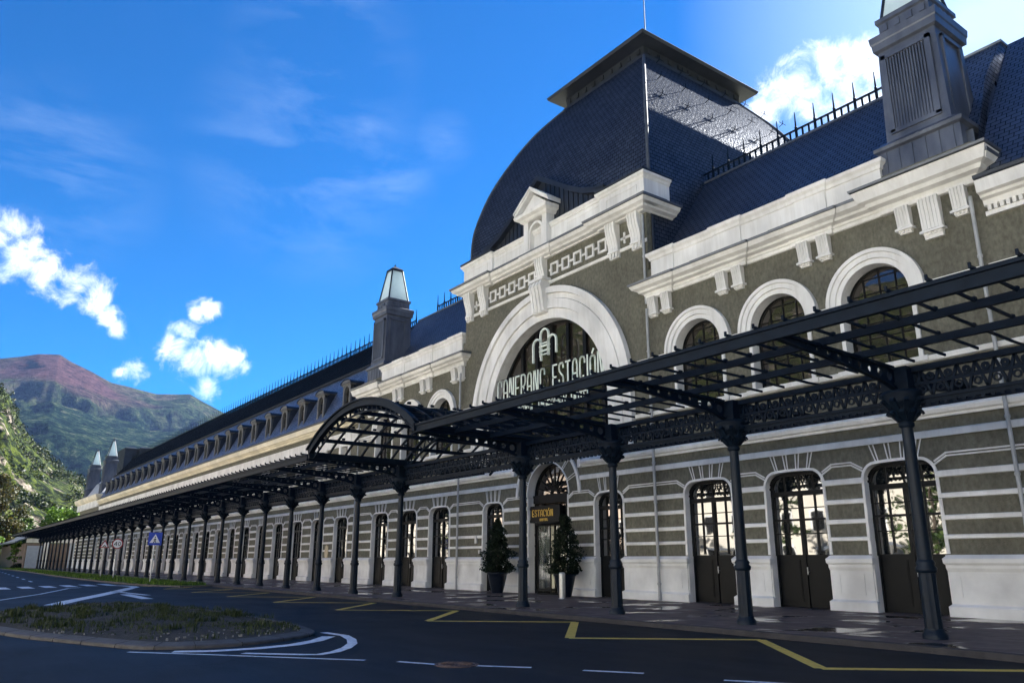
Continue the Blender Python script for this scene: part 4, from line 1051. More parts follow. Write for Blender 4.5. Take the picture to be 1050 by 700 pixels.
# far end pavilion
mb = MB()
mb.box(-184.5, -160.1, YF - .3, 38.5, 11.0, 12.3)
bp(mb, 'end_pavilion_wall', M['white'])
mb = MB(); crn(mb, -184.5, -160.1, YF - .3, 38.5, [(.0, 12.2), (.1, 12.3), (.3, 12.4), (.55, 12.8), (.6, 13.2)])
bp(mb, 'end_pavilion_cornice', M['cream'])
M['steelroof'] = noisy('pale_zinc_roof', (.42, .44, .46), (.55, .57, .58), 1, .5, .1, 4)
mb = MB(); mb.stack([(13.2, -184.8, -159.8, 24.2, 38.6), (16.3, -183.0, -161.5, 26.0, 37), (19.1, -180.0, -164.5, 29.6, 34)])
bp(mb, 'end_pavilion_roof', M['steelroof'])
for a, b, h in ((-173, -166, 22.8), (-171, -165, 22.9)):
    m_ = MB(); ya_ = 28.2 if b < -165.5 else 30.7; yb2 = ya_ + 2.1; m_.stack([(16.5, a, b, ya_, yb2), (h - .6, a, b, ya_, yb2), (h - .55, a - .12, b + .12, ya_ - .12, yb2 + .12), (h - .25, a - .12, b + .12, ya_ - .12, yb2 + .12), (h, a + .3, b - .3, ya_ + .3, yb2 - .3)])
    for i in range(5): q = a + (b - a) * (i + .5) / 5; m_.box(q - .1, q + .1, ya_ - .06, ya_, 17.0, h - .6)
    bp(m_, 'roof_tower', M['zinc'])

# drainpipes
def pipe(x, z0, z1, y=YF - .12, m=None):
    mb = MB(); mb.tube([(x, y, z0), (x, y, z1)], .06, 8)
    for z in [z0 + .6 + 1.6 * k for k in range(int((z1 - z0) / 1.6))]: mb.lathe([(.075, z), (.08, z + .02), (.08, z + .07), (.075, z + .09)], 8, (x, y))
    bp(mb, 'drainpipe', m or M['pipe'])
M['pipe'] = noisy('pale_drainpipe', (.3, .31, .31), (.42, .43, .43), 3, .5)
for x in (-22.86, -9.28, -38.08, -51.65): pipe(x, GZ, 12.3, YF - .28)
pipe(-23.02, 12.6, 16.9); pipe(-22.8, 13.8, 16.9, YF + .3, M['zinc'])
# little things on the wall
mb = MB(); mb.box(-36.62, -36.4, YF - .08, YF, 2.55, 2.95); mb.box(-36.58, -36.44, YF - .1, YF - .08, 2.65, 2.88); mb.box(-36.25, -36.12, YF - .07, YF, 2.02, 2.2)
bp(mb, 'intercom', M['steel'])
mb = MB()
P = [(-56.6 + .32 * math.cos(t), 2.25 + .5 * math.sin(t)) for t in [2 * PI * i / 24 for i in range(24)]]
mb.face([(x, YF - .08, z) for x, z in P])
for i in range(24):
    p, q = P[i], P[(i + 1) % 24]; mb.face([(p[0], YF - .08, p[1]), (q[0], YF - .08, q[1]), (q[0], YF, q[1]), (p[0], YF, p[1])])
bp(mb, 'wall_plaque', noisy('plaque_bronze', (.3, .24, .14), (.45, .37, .22), 6, .4))

# ------------------------------------------------------------------ signs with lettering
GLY = {
 'A': (.5, [[(0, 0), (.02, .7), (.08, .92), (.2, 1), (.3, 1), (.42, .92), (.48, .7), (.5, 0)], [(.0, .34), (.5, .34)]]),
 'C': (.5, [[(.5, .72), (.5, .85), (.42, .97), (.3, 1), (.16, 1), (.05, .95), (0, .82), (0, .16), (.06, .05), (.18, 0)], [(.18, 0), (.34, 0), (.34, .12)]]),
 'N': (.5, [[(0, 0), (0, 1), (.16, 1), (.36, 0), (.5, 0), (.5, 1)]]),
 'F': (.45, [[(0, 0), (0, 1), (.45, 1)], [(0, .42), (.36, .42)]]),
 'R': (.5, [[(0, 0), (0, 1), (.32, 1), (.46, .93), (.5, .8), (.5, .62), (.42, .48), (.28, .42), (0, .42)], [(.26, .42), (.5, 0)]]),
 'E': (.42, [[(.42, 1), (0, 1), (0, 0), (.42, 0)], [(0, .42), (.34, .42)]]),
 'S': (.46, [[(.46, .78), (.44, .92), (.34, 1), (.12, 1), (.02, .92), (0, .78), (.04, .64), (.42, .36), (.46, .22), (.44, .08), (.34, 0), (.12, 0), (.02, .08), (0, .22)]]),
 'T': (.46, [[(0, 1), (.46, 1)], [(.23, 1), (.23, 0)]]),
 'I': (.0, [[(0, 0), (0, 1)]]),
 'O': (.5, [[(.15, 0), (.35, 0), (.46, .06), (.5, .2), (.5, .8), (.46, .94), (.35, 1), (.15, 1), (.04, .94), (0, .8), (0, .2), (.04, .06), (.15, 0)]]),
 'Ó': (.5, [[(.15, 0), (.35, 0), (.46, .06), (.5, .2), (.5, .72), (.46, .85), (.35, .9), (.15, .9), (.04, .85), (0, .72), (0, .2), (.04, .06), (.15, 0)], [(.2, 1.02), (.36, 1.2)]]),
 'Y': (.5, [[(0, 1), (.25, .5), (.5, 1)], [(.25, .5), (.25, 0)]]),
 'L': (.42, [[(0, 1), (0, 0), (.42, 0)]]),
 'H': (.5, [[(0, 0), (0, 1)], [(.5, 0), (.5, 1)], [(0, .5), (.5, .5)]]),
 'D': (.5, [[(0, 0), (0, 1), (.28, 1), (.44, .9), (.5, .7), (.5, .3), (.44, .1), (.28, 0), (0, 0)]]),
 'W': (.7, [[(0, 1), (.15, 0), (.35, .7), (.55, 0), (.7, 1)]]),
}
def word(text, x0, z0, h, y, kx, gap, th, dp, mat, parent, space=.35):
    x = x0
    for ch in text:
        if ch == ' ': x += space * h * kx * 2; continue
        wd, st = GLY[ch]; mb = MB()
        for s_ in st:
            pts = [(x + px * h * kx, y, z0 + pz * h) for px, pz in s_]
            # small extension so corners close
            for p, q in zip(pts[:-1], pts[1:]):
                p_, q_ = Vector(p), Vector(q); d = (q_ - p_).normalized() * th * .4
                mb.bar(p_ - d, q_ + d, th, dp, (0, 1, 0))
        o = mb.build('letter', mat); o.parent = parent; o.location = (-parent.location.x, -parent.location.y, -parent.location.z)
        x += (wd * h * kx) + gap
    return x
sg = thing('hotel_sign', 'large pale green lettering CANFRANC ESTACIÓN with an arched emblem across the great arch window', 'sign', (XC, YF - .1, 9.4))
def width(text, h, kx, gap, space=.35):
    return sum((space * h * kx * 2 if c == ' ' else GLY[c][0] * h * kx + gap) for c in text) - gap
tx = 'CANFRANC ESTACIÓN'; hh = 1.08
gap = .2; kx = .62
# fit to 8.9 m
tw = 8.5; nlet = sum(GLY[c][0] for c in tx if c != ' ') * hh; sp = .35 * hh * 2
kx = (tw - gap * (len(tx) - 2)) / (nlet + sp)
word(tx, -34.45, 10.03, hh, YF - .1, kx, gap, .082, .035, M['letters'], sg)
t2 = 'ROYAL HIDEAWAY HOTEL'; h2 = .42; g2_ = .1
kx2 = (5.7 - g2_ * (len(t2) - 3)) / (sum(GLY[c][0] for c in t2 if c != ' ') * h2 + 2 * .35 * h2 * 2)
word(t2, -32.6, 9.0, h2, YF - .1, kx2, g2_, .06, .03, M['letters'], sg)
mb = MB()       # emblem of three arches
def arch_stroke(cx, z0, zt, r, legs=(1, 1)):
    pts = []
    if legs[0]: pts.append((cx - r, z0))
    pts += [(cx - r * math.cos(t), zt - r + r * math.sin(t)) for t in [PI * i / 12 for i in range(13)]]
    if legs[1]: pts.append((cx + r, z0))
    for p, q in zip(pts[:-1], pts[1:]):
        mb.bar((p[0], YF - .1, p[1]), (q[0], YF - .1, q[1]), .09, .1, (0, 1, 0))
ex = -30.3
arch_stroke(ex, 11.75, 13.2, .33); arch_stroke(ex - .62, 11.55, 12.75, .33); arch_stroke(ex + .62, 11.75, 12.75, .33)
for z in (12.05, 12.3): mb.bar((ex - .42, YF - .1, z), (ex + .42, YF - .1, z), .08, .09, (0, 1, 0))
for z in (11.85, 12.45): mb.bar((ex - .3, YF - .1, z), (ex + .3, YF - .1, z), .05, .09, (0, 1, 0))
o = mb.build('emblem', M['letters']); o.parent = sg; o.location = (-XC, -(YF - .1), -9.4)
mb = MB(); mb.bar((-34.9, YF + .0, 9.62), (-25.9, YF + .0, 9.62), .08); mb.bar((-34.9, YF, 11.2), (-25.9, YF, 11.2), .03)
for x in (-34.6, -31.6, -29.2, -26.2): mb.bar((x, YF, 9.6), (x, YF + .5, 9.6), .06); mb.bar((x, YF, 9.2), (x, YF, 11.2), .04)
o = mb.build('sign_frame', M['frame']); o.parent = sg; o.location = (-XC, -(YF - .1), -9.4)

eg = thing('entrance_sign', 'dark sign box with gold lettering ESTACIÓN above the revolving door', 'sign', (-30.3, YF + .2, 3.45))
mb = MB(); mb.box(-31.86, -29.5, YF + .1, YF + .3, 3.46, 4.26)
o = mb.build('sign_box', M['frame']); o.parent = eg; o.location = (30.3, -(YF + .2), -3.45)
word('ESTACIÓN', -31.62, 3.76, .30, YF + .08, 1.0, .085, .035, .02, M['gold'], eg)
word('HOTEL', -31.0, 3.54, .10, YF + .07, 1.4, .07, .025, .03, M['gold'], eg)

# ------------------------------------------------------------------ iron canopy
CYL = 16.85; CO = 12.4; CI = 21.3; ZT = 5.72
CN = thing('iron_canopy', 'long dark blue iron canopy frame on a row of cast columns along the platform front', 'canopy', (-27, CYL, GZ))
def cl(name, me, x=0, parent=None, y=0):
    o = link(name, me, parent or CN, (x + 27, 0 + y, -GZ) if parent is None else (0, 0, 0)); return o
# meshes are written with x local, y relative to the column line, z absolute
mb = MB()
mb.lathe([(.24, GZ), (.24, .2), (.2, .26), (.19, .32)], 16); mb.lathe([(.175, .3), (.165, 1.42)], 20, flute=.07)
mb.lathe([(.17, 1.4), (.2, 1.43), (.21, 1.5), (.17, 1.55), (.19, 1.6), (.15, 1.66)], 16); mb.lathe([(.145, 1.62), (.115, 4.5)], 16)
shaft = mb.mesh('column', M['ironc'])
mb = MB()
mb.lathe([(.12, 4.42), (.16, 4.46), (.16, 4.52), (.125, 4.55), (.14, 4.6), (.24, 4.7), (.3, 4.78), (.27, 4.84), (.36, 4.9), (.42, 5.0), (.40, 5.07), (.44, 5.12), (.44, 5.2), (.3, 5.24)], 16)
for i in range(10):     # leaves
    t = 2 * PI * i / 10
    for r0, z0, r1, z1 in ((.16, 4.58, .34, 4.78), (.27, 4.78, .46, 5.02)):
        tt = t + (.3 if r0 > .2 else 0); mb.bar((r0 * math.cos(tt), r0 * math.sin(tt), z0), (r1 * math.cos(tt), r1 * math.sin(tt), z1), .1, .05); 
        mb.bar((r1 * math.cos(tt), r1 * math.sin(tt), z1), ((r1 + .03) * math.cos(tt), (r1 + .03) * math.sin(tt), z1 - .07), .09, .04)
mb.box(-.3, .3, -.3, .3, 5.22, 5.72)
capm = mb.mesh('capital', M['iron'])
def girder(Lg):
    mb = MB(); h = Lg / 2
    mb.box(-h, h, -.09, .09, 5.6, 5.72); mb.box(-h, h, -.06, .06, 4.98, 5.05); mb.box(-h, h, -.02, .02, 4.9, 4.98)
    n = max(4, int(round(Lg / .38)))
    for i in range(n):
        a = -h + Lg * i / n; b = a + Lg / n; c = (a + b) / 2
        mb.bar((a, 0, 5.05), (c, 0, 5.6), .06, .05, (0, 1, 0)); mb.bar((c, 0, 5.6), (b, 0, 5.05), .06, .05, (0, 1, 0))
        mb.ring(c, 5.2, .05, .09, -.02, .02, 0, 2 * PI, 8)
        mb.ring(a, 5.47, .02, .09, -.02, .02, 0, 2 * PI, 8)
        mb.box(a + .03, a + .1, -.03, .03, 4.85, 4.9); mb.box(c + .03, c + .1, -.03, .03, 4.85, 4.9)
    mb.box(-h, h, -.03, .03, 5.30, 5.36)
    return mb.mesh('lattice_girder', M['iron'])
def bay(Lg, nr=4, inner=True):
    mb = MB(); h = Lg / 2
    def zz(y): return 5.72 + .12 * abs(y) / 4.45
    for y in (-3.0, -1.55): mb.box(-h, h, y - .045, y + .045, zz(y) - .03, zz(y) + .12)
    mb.box(-h, h, -4.52, -4.40, 5.66, 5.92); mb.box(-h, h, -4.58, -4.40, 5.86, 5.93)
    for i in range(nr):
        x = -h + Lg * (i + .5) / nr
        mb.bar((x, -4.66, zz(4.7) + .1), (x, 0.05, 5.86), .035, .055)
        mb.box(x - .02, x + .02, -4.68, -4.64, zz(4.7) + .08, zz(4.7) + .17)
        for y in (-3.0, -1.55): mb.box(x - .025, x + .025, y - .08, y + .02, zz(y) + .12, zz(y) + .18)
        if i == 3: mb.bar((x, 0, 5.86), (x, 4.5, zz(4.5) + .08), .03, .05)
    for y in (2.2,): mb.box(-h, h, y - .035, y + .035, zz(y) + .02, zz(y) + .12)
    mb.box(-h, h, 4.38, 4.5, 5.66, 5.92)
    return mb.mesh('canopy_frame', M['iron'])
mb = MB()               # cross beam with round openings, tapering outwards
for s in (-1, 1):
    n = 11; y0 = s * .3; y1 = s * 4.45
    top = lambda y: 5.72 + .12 * abs(y) / 4.45
    bot = lambda y: 5.26 + .44 * ((abs(y) - .3) / 4.15) ** .6
    mb.bar((0, y0, 5.72), (0, y1, 5.80), .12, .06)
    for i in range(n):
        ya = y0 + (y1 - y0) * i / n; yb_ = y0 + (y1 - y0) * (i + 1) / n; ym = (ya + yb_) / 2
        mb.bar((0, ya, bot(ya)), (0, yb_, bot(yb_)), .12, .06)
        # web plate with a hole: four corner gussets
        t, b_ = top(ym) - .03, bot(ym)
        if t - b_ < .14: mb.bar((0, ya, (t + b_) / 2), (0, yb_, (t + b_) / 2), .03, t - b_); continue
        r = min((t - b_) * .30, abs(yb_ - ya) * .36); cz = (t + b_) / 2
        m_ = 12
        for k in range(m_):
            A = 2 * PI * k / m_; B2 = 2 * PI * (k + 1) / m_
            def outer(a):
                c, s_ = math.cos(a), math.sin(a); hx = abs(yb_ - ya) / 2; hz = (t - b_) / 2
                q = min(hx / abs(c) if abs(c) > 1e-6 else 9, hz / abs(s_) if abs(s_) > 1e-6 else 9)
                return (ym + c * q, cz + s_ * q)
            o1, o2 = outer(A), outer(B2); i1 = (ym + r * math.cos(A), cz + r * math.sin(A)); i2 = (ym + r * math.cos(B2), cz + r * math.sin(B2))
            for xx in (-.02, .02): mb.face([(xx, o1[0], o1[1]), (xx, o2[0], o2[1]), (xx, i2[0], i2[1]), (xx, i1[0], i1[1])])
            mb.face([(-.02, i1[0], i1[1]), (.02, i1[0], i1[1]), (.02, i2[0], i2[1]), (-.02, i2[0], i2[1])])
crossm = mb.mesh('cross_beam', M['iron'])
cols = [-22.5 + 4.65 * k for k in range(0, 9)]
cols_l = [-31.6 - 4.43 * k for k in range(0, 32)]
allc = sorted(cols + cols_l)
gcache = {}
for i, x in enumerate(allc):
    c = cl('column', shaft, x); link('capital', capm, c)
    cl('cross_beam', crossm, x)
    if i + 1 < len(allc):
        nx_ = allc[i + 1]; Lg = round(nx_ - x, 3); mid = (x + nx_) / 2
        if Lg not in gcache: gcache[Lg] = (girder(Lg - .56), bay(Lg, 7))
        cl('lattice_girder', gcache[Lg][0], mid)
        if Lg < 6: cl('canopy_frame', gcache[Lg][1], mid)
# barrel vault over the wide bay
mb = MB(); hs_, rise = 4.45, 1.32; Rv = (hs_ ** 2 + rise ** 2) / (2 * rise); zc0 = 5.9 + rise - Rv; am = math.asin(hs_ / Rv)
def vp(t, y, dr=0): return ((Rv + dr) * math.sin(t), y, zc0 + (Rv + dr) * math.cos(t))
T = [-am + 2 * am * i / 20 for i in range(21)]
def arc(y, w_, h_, dr=0): mb.path([vp(t, y, dr) for t in T], w_, h_, (0, 1, 0))
def flat_arc(y0, y1, d0, d1):
    r = []
    mb.grid([[vp(t, y0, d0) for t in T], [vp(t, y0, d1) for t in T], [vp(t, y1, d1) for t in T], [vp(t, y1, d0) for t in T], [vp(t, y0, d0) for t in T]])
flat_arc(-4.62, -4.42, -.06, .16); flat_arc(-4.42, -4.36, -.26, -.2); flat_arc(-4.7, -4.58, .16, .22)
for k in range(24):
    t = -am + 2 * am * (k + .5) / 24; mb.bar(vp(t, -4.4, -.2), vp(t, -4.4, -.06), .06)
arch_m = mb.build('vault_front_arch', M['iron']); arch_m.parent = CN; arch_m.location = (.22, 0, -GZ)
mb = MB()
for i in range(12):
    y = -4.4 + 8.8 * (i + 1) / 12; flat_arc(y - .035, y + .035, .02, .10)
for k in range(11):
    t = -am + 2 * am * k / 10; a = vp(t, -4.5, .0); b = vp(t, 4.4, .0); mb.bar(a, b, .15, .14)
    if 0 < k < 10:
        for i in range(9): y = -4.4 + 8.8 * (i + 1) / 9; p = vp(t, y, .15); mb.box(p[0] - .05, p[0] + .05, y - .05, y + .07, p[2] - .03, p[2] + .05)
o = mb.build('vault_ribs', M['iron']); o.parent = CN; o.location = (.22, 0, -GZ)
for y in (0, 4.4):
    mb = MB()
    flat_arc(y - .07, y + .07, 0, .1); flat_arc(y - .05, y + .05, -.42, -.36)
    n = 30
    for k in range(n):
        t0 = -am + 2 * am * k / n; t1 = -am + 2 * am * (k + 1) / n
        if k % 2: mb.bar(vp(t0, y, -.38), vp(t1, y, 0), .035, .05)
        else: mb.bar(vp(t0, y, 0), vp(t1, y, -.38), .035, .05)
    o = mb.build('vault_lattice_arch', M['iron']); o.parent = CN; o.location = (.22, 0, -GZ)
for s in (-1, 1):
    mb = MB(); mb.box(s * 4.42 - .07, s * 4.42 + .07, -4.6, 4.5, 5.7, 5.96)
    o = mb.build('vault_edge_beam', M['iron']); o.parent = CN; o.location = (.22, 0, -GZ)
# ------------------------------------------------------------------ ground, road, pavement
def sheet(name, poly, z, mat, kind='structure', parent=None):
    mb = MB(); mb.face([(x, y, z) for x, y in poly]); o = mb.build(name, mat, parent)
    if parent is None: tag(o, kind=kind)
    return o
sheet('ground', [(-5600, -5600), (5600, -5600), (5600, 5600), (-5600, 5600)], -.03, M['ground'])
sheet('bounce_ground', [(-260, -60), (60, -60), (60, -3.5), (-260, -3.5)], -.012, M['bounce_ground'])  # unseen pale ground added behind the camera to bounce sunlight
sheet('road', [(-330, -3.5), (40, -3.5), (40, 15.4), (-150, 15.4), (-185, 16), (-330, 12)], 0.0, M['asphalt'])
KB = [(40, 15.25), (-4.5, 15.25), (-8, 15.35), (-60, 15.3), (-158, 15.3), (-184, 16.2)]
KB = [(40, 10.5), (8, 12.6), (0, 14.35), (-4, 15.0), (-8, 15.25), (-14, 15.3), (-60, 15.3), (-158, 15.3), (-184, 16.2)]
mb = MB()
top = [(x, y + .16, GZ) for x, y in KB] 
mb.grid([top, [(x, 39.0, GZ) for x, y in KB]])
tag(mb.build('pavement', M['paving']), kind='structure')
mb = MB(); r = [[(x, y - .02, -.01) for x, y in KB], [(x, y, GZ - .01) for x, y in KB], [(x, y + .02, GZ + .003) for x, y in KB], [(x, y + .165, GZ + .003) for x, y in KB]]
mb.grid(r); tag(mb.build('kerb', M['kerbd']), kind='structure')
# verge of grass with kerb
VG = [(-53.0, 13.2), (-56, 12.3), (-60, 11.7), (-75, 11.2), (-100, 11.3), (-130, 12), (-178, 11.9), (-178, 15.1), (-53.5, 15.1)]
mb = MB(); mb.hull(VG, -.01, .10); tag(mb.build('verge', M['grass']), kind='structure')
mb = MB(); pts = VG[:7]
mb.path([(x, y, .05) for x, y in [(-53.2, 15.1)] + pts], .14, .11); tag(mb.build('verge_kerb', M['stone']), kind='structure')
sheet('far_grass', [(-270, 12.5), (-179, 12.0), (-179, 22), (-270, 22)], .02, M['grass'])
# the traffic island
IS = [(-30.5, 2.35), (-27.5, 1.35), (-24.5, 1.1), (-21.76, 1.62), (-20.1, 2.08), (-19.07, 2.5), (-17.8, 3.0), (-16.6, 3.6), (-16.22, 4.42), (-16.3, 5.55), (-17.0, 6.75), (-17.9, 7.5), (-20.47, 7.92), (-24.44, 7.96), (-28.62, 7.66), (-32.53, 6.94), (-33.48, 5.46), (-32.2, 3.9)]
def smoothpoly(P, k=5):
    out = []; n = len(P)
    for i in range(n):
        p0, p1, p2, p3 = [Vector((*P[(i + j) % n], 0)) for j in (-1, 0, 1, 2)]
        for s_ in range(k):
            t = s_ / k; q = .5 * ((2 * p1) + (-p0 + p2) * t + (2 * p0 - 5 * p1 + 4 * p2 - p3) * t * t + (-p0 + 3 * p1 - 3 * p2 + p3) * t ** 3); out.append((q.x, q.y))
    return out
ISs = smoothpoly(IS)
def inset(P, d):
    n = len(P); out = []
    ar = sum(P[i][0] * P[(i + 1) % n][1] - P[(i + 1) % n][0] * P[i][1] for i in range(n))
    s = 1 if ar > 0 else -1
    for i in range(n):
        a, b = Vector(P[i - 1]), Vector(P[(i + 1) % n]); t = (b - a).normalized(); out.append((P[i][0] - t.y * d * s, P[i][1] + t.x * d * s))
    return out
o0, o1, o2 = ISs, inset(ISs, .03), inset(ISs, .34)
mb = MB()
mb.grid([[(x, y, -.01) for x, y in o0], [(x, y, .05) for x, y in o0], [(x, y, .07) for x, y in o1], [(x, y, .11) for x, y in o2], [(x, y, .02) for x, y in o2]], closed=True)
for i in range(0, len(o0), 3):
    pass
tag(mb.build('island_kerb', M['stone']), kind='structure')
mb = MB()
for i in range(0, len(o0), 4):
    a, b = o1[i], o2[i]; mb.bar((a[0], a[1], .072), (b[0], b[1], .112), .010, .004); a, c = o0[i], o1[i]; mb.bar((a[0], a[1], .0), (c[0], c[1], .07), .010, .04)
tag(mb.build('kerb_joint', M['soil']), kind='structure')
cx, cy = sum(p[0] for p in o2) / len(o2), sum(p[1] for p in o2) / len(o2)
mb = MB(); mb.smooth = True; rows = []
for k in range(13):
    f = 1 - k / 12.5
    rows.append([(cx + (x - cx) * f, cy + (y - cy) * f, .09 + .14 * (1 - f) ** .6 + (.05 * noise.noise(Vector((x * f * 1.3, y * f * 1.3, 3))) if k else 0)) for x, y in o2])
mb.grid(rows, closed=True); mb.face(rows[-1])
tag(mb.build('island_soil', M['soil']), kind='structure')
def inside(p, P):
    c = False; n = len(P)
    for i in range(n):
        a, b = P[i], P[i - 1]
        if (a[1] > p[1]) != (b[1] > p[1]) and p[0] < (b[0] - a[0]) * (p[1] - a[1]) / (b[1] - a[1]) + a[0]: c = not c
    return c
mb = MB(); rnd = random.Random(3); cnt = 0
def blade(mb, x, y, z, h, wd, rnd):
    a = rnd.uniform(0, 2 * PI); l = rnd.uniform(.1, .5) * h; dx_, dy_ = math.cos(a), math.sin(a); b = a + PI / 2; wx, wy = math.cos(b) * wd, math.sin(b) * wd
    mb.face([(x - wx, y - wy, z), (x + wx, y + wy, z), (x + dx_ * l * .5 + wx * .6, y + dy_ * l * .5 + wy * .6, z + h * .65), (x + dx_ * l, y + dy_ * l, z + h)])
while cnt < 16000:
    x, y = rnd.uniform(-34, -14), rnd.uniform(.4, 8.1)
    if not inside((x, y), o2): continue
    d = noise.noise(Vector((x * .5, y * .9, 1))) + .45 * noise.noise(Vector((x * 1.8, y * 1.8, 5)))
    cnt += 1
    dens = .35 if x > -21 and y < 6 else .75
    if rnd.random() > max(.03, dens - .25 + d * 1.6): continue
    t = min(1, math.hypot(x - cx, (y - cy) * 2) / 8)
    blade(mb, x, y, .10 + .12 * (1 - t) ** .6, rnd.uniform(.02, .07) * (1.7 if d > .3 else 1), rnd.uniform(.006, .014), rnd)
for i in range(150):
    x0_, y0_ = rnd.uniform(-33, -16.5), rnd.uniform(1.2, 7.8)
    if not inside((x0_, y0_), o2): continue
    hh_ = rnd.uniform(.08, .22); t = min(1, math.hypot(x0_ - cx, (y0_ - cy) * 2) / 8)
    for k in range(rnd.randrange(12, 40)): blade(mb, x0_ + rnd.gauss(0, .09), y0_ + rnd.gauss(0, .09), .10 + .12 * (1 - t) ** .6, hh_ * rnd.uniform(.5, 1.1), rnd.uniform(.006, .016), rnd)
tag(mb.build('island_grass', M['blade']), 'rough patchy grass and weeds on the kerbed traffic island', 'grass', kind='stuff')
mb = MB()
for i in range(260):
    x, y = rnd.uniform(-21, -16), rnd.uniform(2, 7.6)
    if not inside((x, y), o2): continue
    s_ = rnd.uniform(.008, .026); z = .12 + .03 * rnd.random(); a = rnd.uniform(0, PI)
    P = [(x + s_ * math.cos(a + q) * (1 + .4 * rnd.random()), y + s_ * math.sin(a + q) * (1 + .4 * rnd.random())) for q in (0, 1.6, 3.1, 4.7)]
    mb.hull(P, z - .03, z + s_ * .7, False)
tag(mb.build('island_gravel', noisy('pale_stones', (.10, .095, .085), (.26, .25, .23), 30, .9)), 'loose pale stones scattered over the bare end of the traffic island', 'gravel', kind='stuff')
mb = MB()
for i in range(9000):
    x = -54 - 120 * rnd.random() ** 1.6; y = rnd.uniform(11.3, 15)
    if not inside((x, y), VG): continue
    blade(mb, x, y, .1, rnd.uniform(.1, .25), rnd.uniform(.02, .05), rnd)
tag(mb.build('verge_grass', M['leafgreen']), 'grass growing on the verge between the road and the columns', 'grass', kind='stuff')

# ---- painted markings (flush sheets)
def strip(pts, w_, z=.004):
    """closed ribbon along a polyline"""
    n = len(pts); Lp, Rp = [], []
    for i, p in enumerate(pts):
        a, b = Vector(pts[max(0, i - 1)]), Vector(pts[min(n - 1, i + 1)]); t = (b - a).normalized(); nn = Vector((-t.y, t.x)) * w_ / 2
        Lp.append((p[0] + nn.x, p[1] + nn.y, z)); Rp.append((p[0] - nn.x, p[1] - nn.y, z))
    return Lp, Rp
yl = MB(); wl = MB()
def add(mb, pts, w_, z=.004): mb.grid(list(strip(pts, w_, z)))
for k in range(-3, 17):
    ox = -7.78 - 6.12 * k; add(yl, [(ox, 11.68), (ox - 3.5, 14.82)], .22, .005)
    add(yl, [(ox - 3.5, 14.85), (ox - 6.12, 11.66)], .26)
yl_o = yl
for k in range(3): pass
tag(yl.build('parking_bay_marking', M['yellow']), kind='structure')
for a, b in (((-12.32, 6.64), (-11.63, 6.98)), ((-11.17, 7.38), (-10.46, 8.0)), ((-9.75, 8.45), (-8.98, 8.98)), ((-7.83, 9.4), (-7.0, 9.95)), ((-6.2, 10.4), (-5.4, 10.8))): add(wl, [a, b], .12)
add(wl, [(-16.34, 3.28), (-15.0, 4.45), (-13.9, 5.35), (-12.8, 6.27)], .11)
add(wl, [(-15.9, 3.95), (-15.6, 4.6), (-15.6, 5.4), (-15.85, 6.2), (-16.4, 6.9), (-17.15, 7.5)], .3, .008)
add(wl, [(-18.1, 7.78), (-17.1, 7.85), (-16.2, 7.6), (-15.4, 7.25), (-14.7, 6.8), (-14.2, 6.35), (-13.95, 5.95), (-14.1, 5.7), (-14.5, 5.3), (-14.9, 4.9)], .2, .012)
# far left lines
add(wl, [(-34.6, 4.15), (-38, 5.25), (-42, 6.7), (-47, 8.4), (-52.6, 10.2)], .6)
add(wl, [(-52.4, 10.1), (-54.8, 10.95), (-56.6, 11.1), (-58.2, 10.9), (-59.4, 10.2)], .5, .008)
add(wl, [(-34, .4), (-37, 1.75), (-40, 2.85), (-45.8, 4.85), (-51, 6.3), (-54.4, 7.2), (-56, 8.1)], .16)
add(wl, [(-43.4, 8.25), (-37.8, 8.1)], .5, .012)
add(wl, [(-48.2, 8.5), (-42.0, 9.0)], .3)
for k in range(6):
    y = 4.0 + 1.28 * k; x = -56.2 - 1.05 * k; wl.face([(x + 1.9, y - .33, .005), (x + 1.9, y + .33, .005), (x - 1.9, y + .33, .005), (x - 1.9, y - .33, .005)])
for k in range(8): x = -72 - 9 * k; add(wl, [(x, 7.0 + .3 * k), (x - 3, 7.1 + .3 * k)], .2)
tag(wl.build('white_road_marking', M['wpaint']), kind='structure')
# manhole
mh = thing('manhole_cover', 'round ribbed rusty manhole cover in the road between two white dashes', 'manhole cover', (-11.42, 7.22, 0))
mb = MB(); mb.lathe([(.3, .0), (.3, .016), (.27, .02)], 28)
for r_ in (.06, .12, .18, .24): mb.ring(0, 0, 0, 0, 0, 0, n=2) if False else None
for i in range(20):
    t = 2 * PI * i / 20; mb.bar((.08 * math.cos(t), .08 * math.sin(t), .022), (.26 * math.cos(t), .26 * math.sin(t), .022), .02, .012)
o = mb.build('cover', M['rust'], mh)
mb = MB(); mb.lathe([(.36, 0), (.36, .012), (.31, .014), (.31, 0)], 28); mb.build('rim', M['rust'], mh)

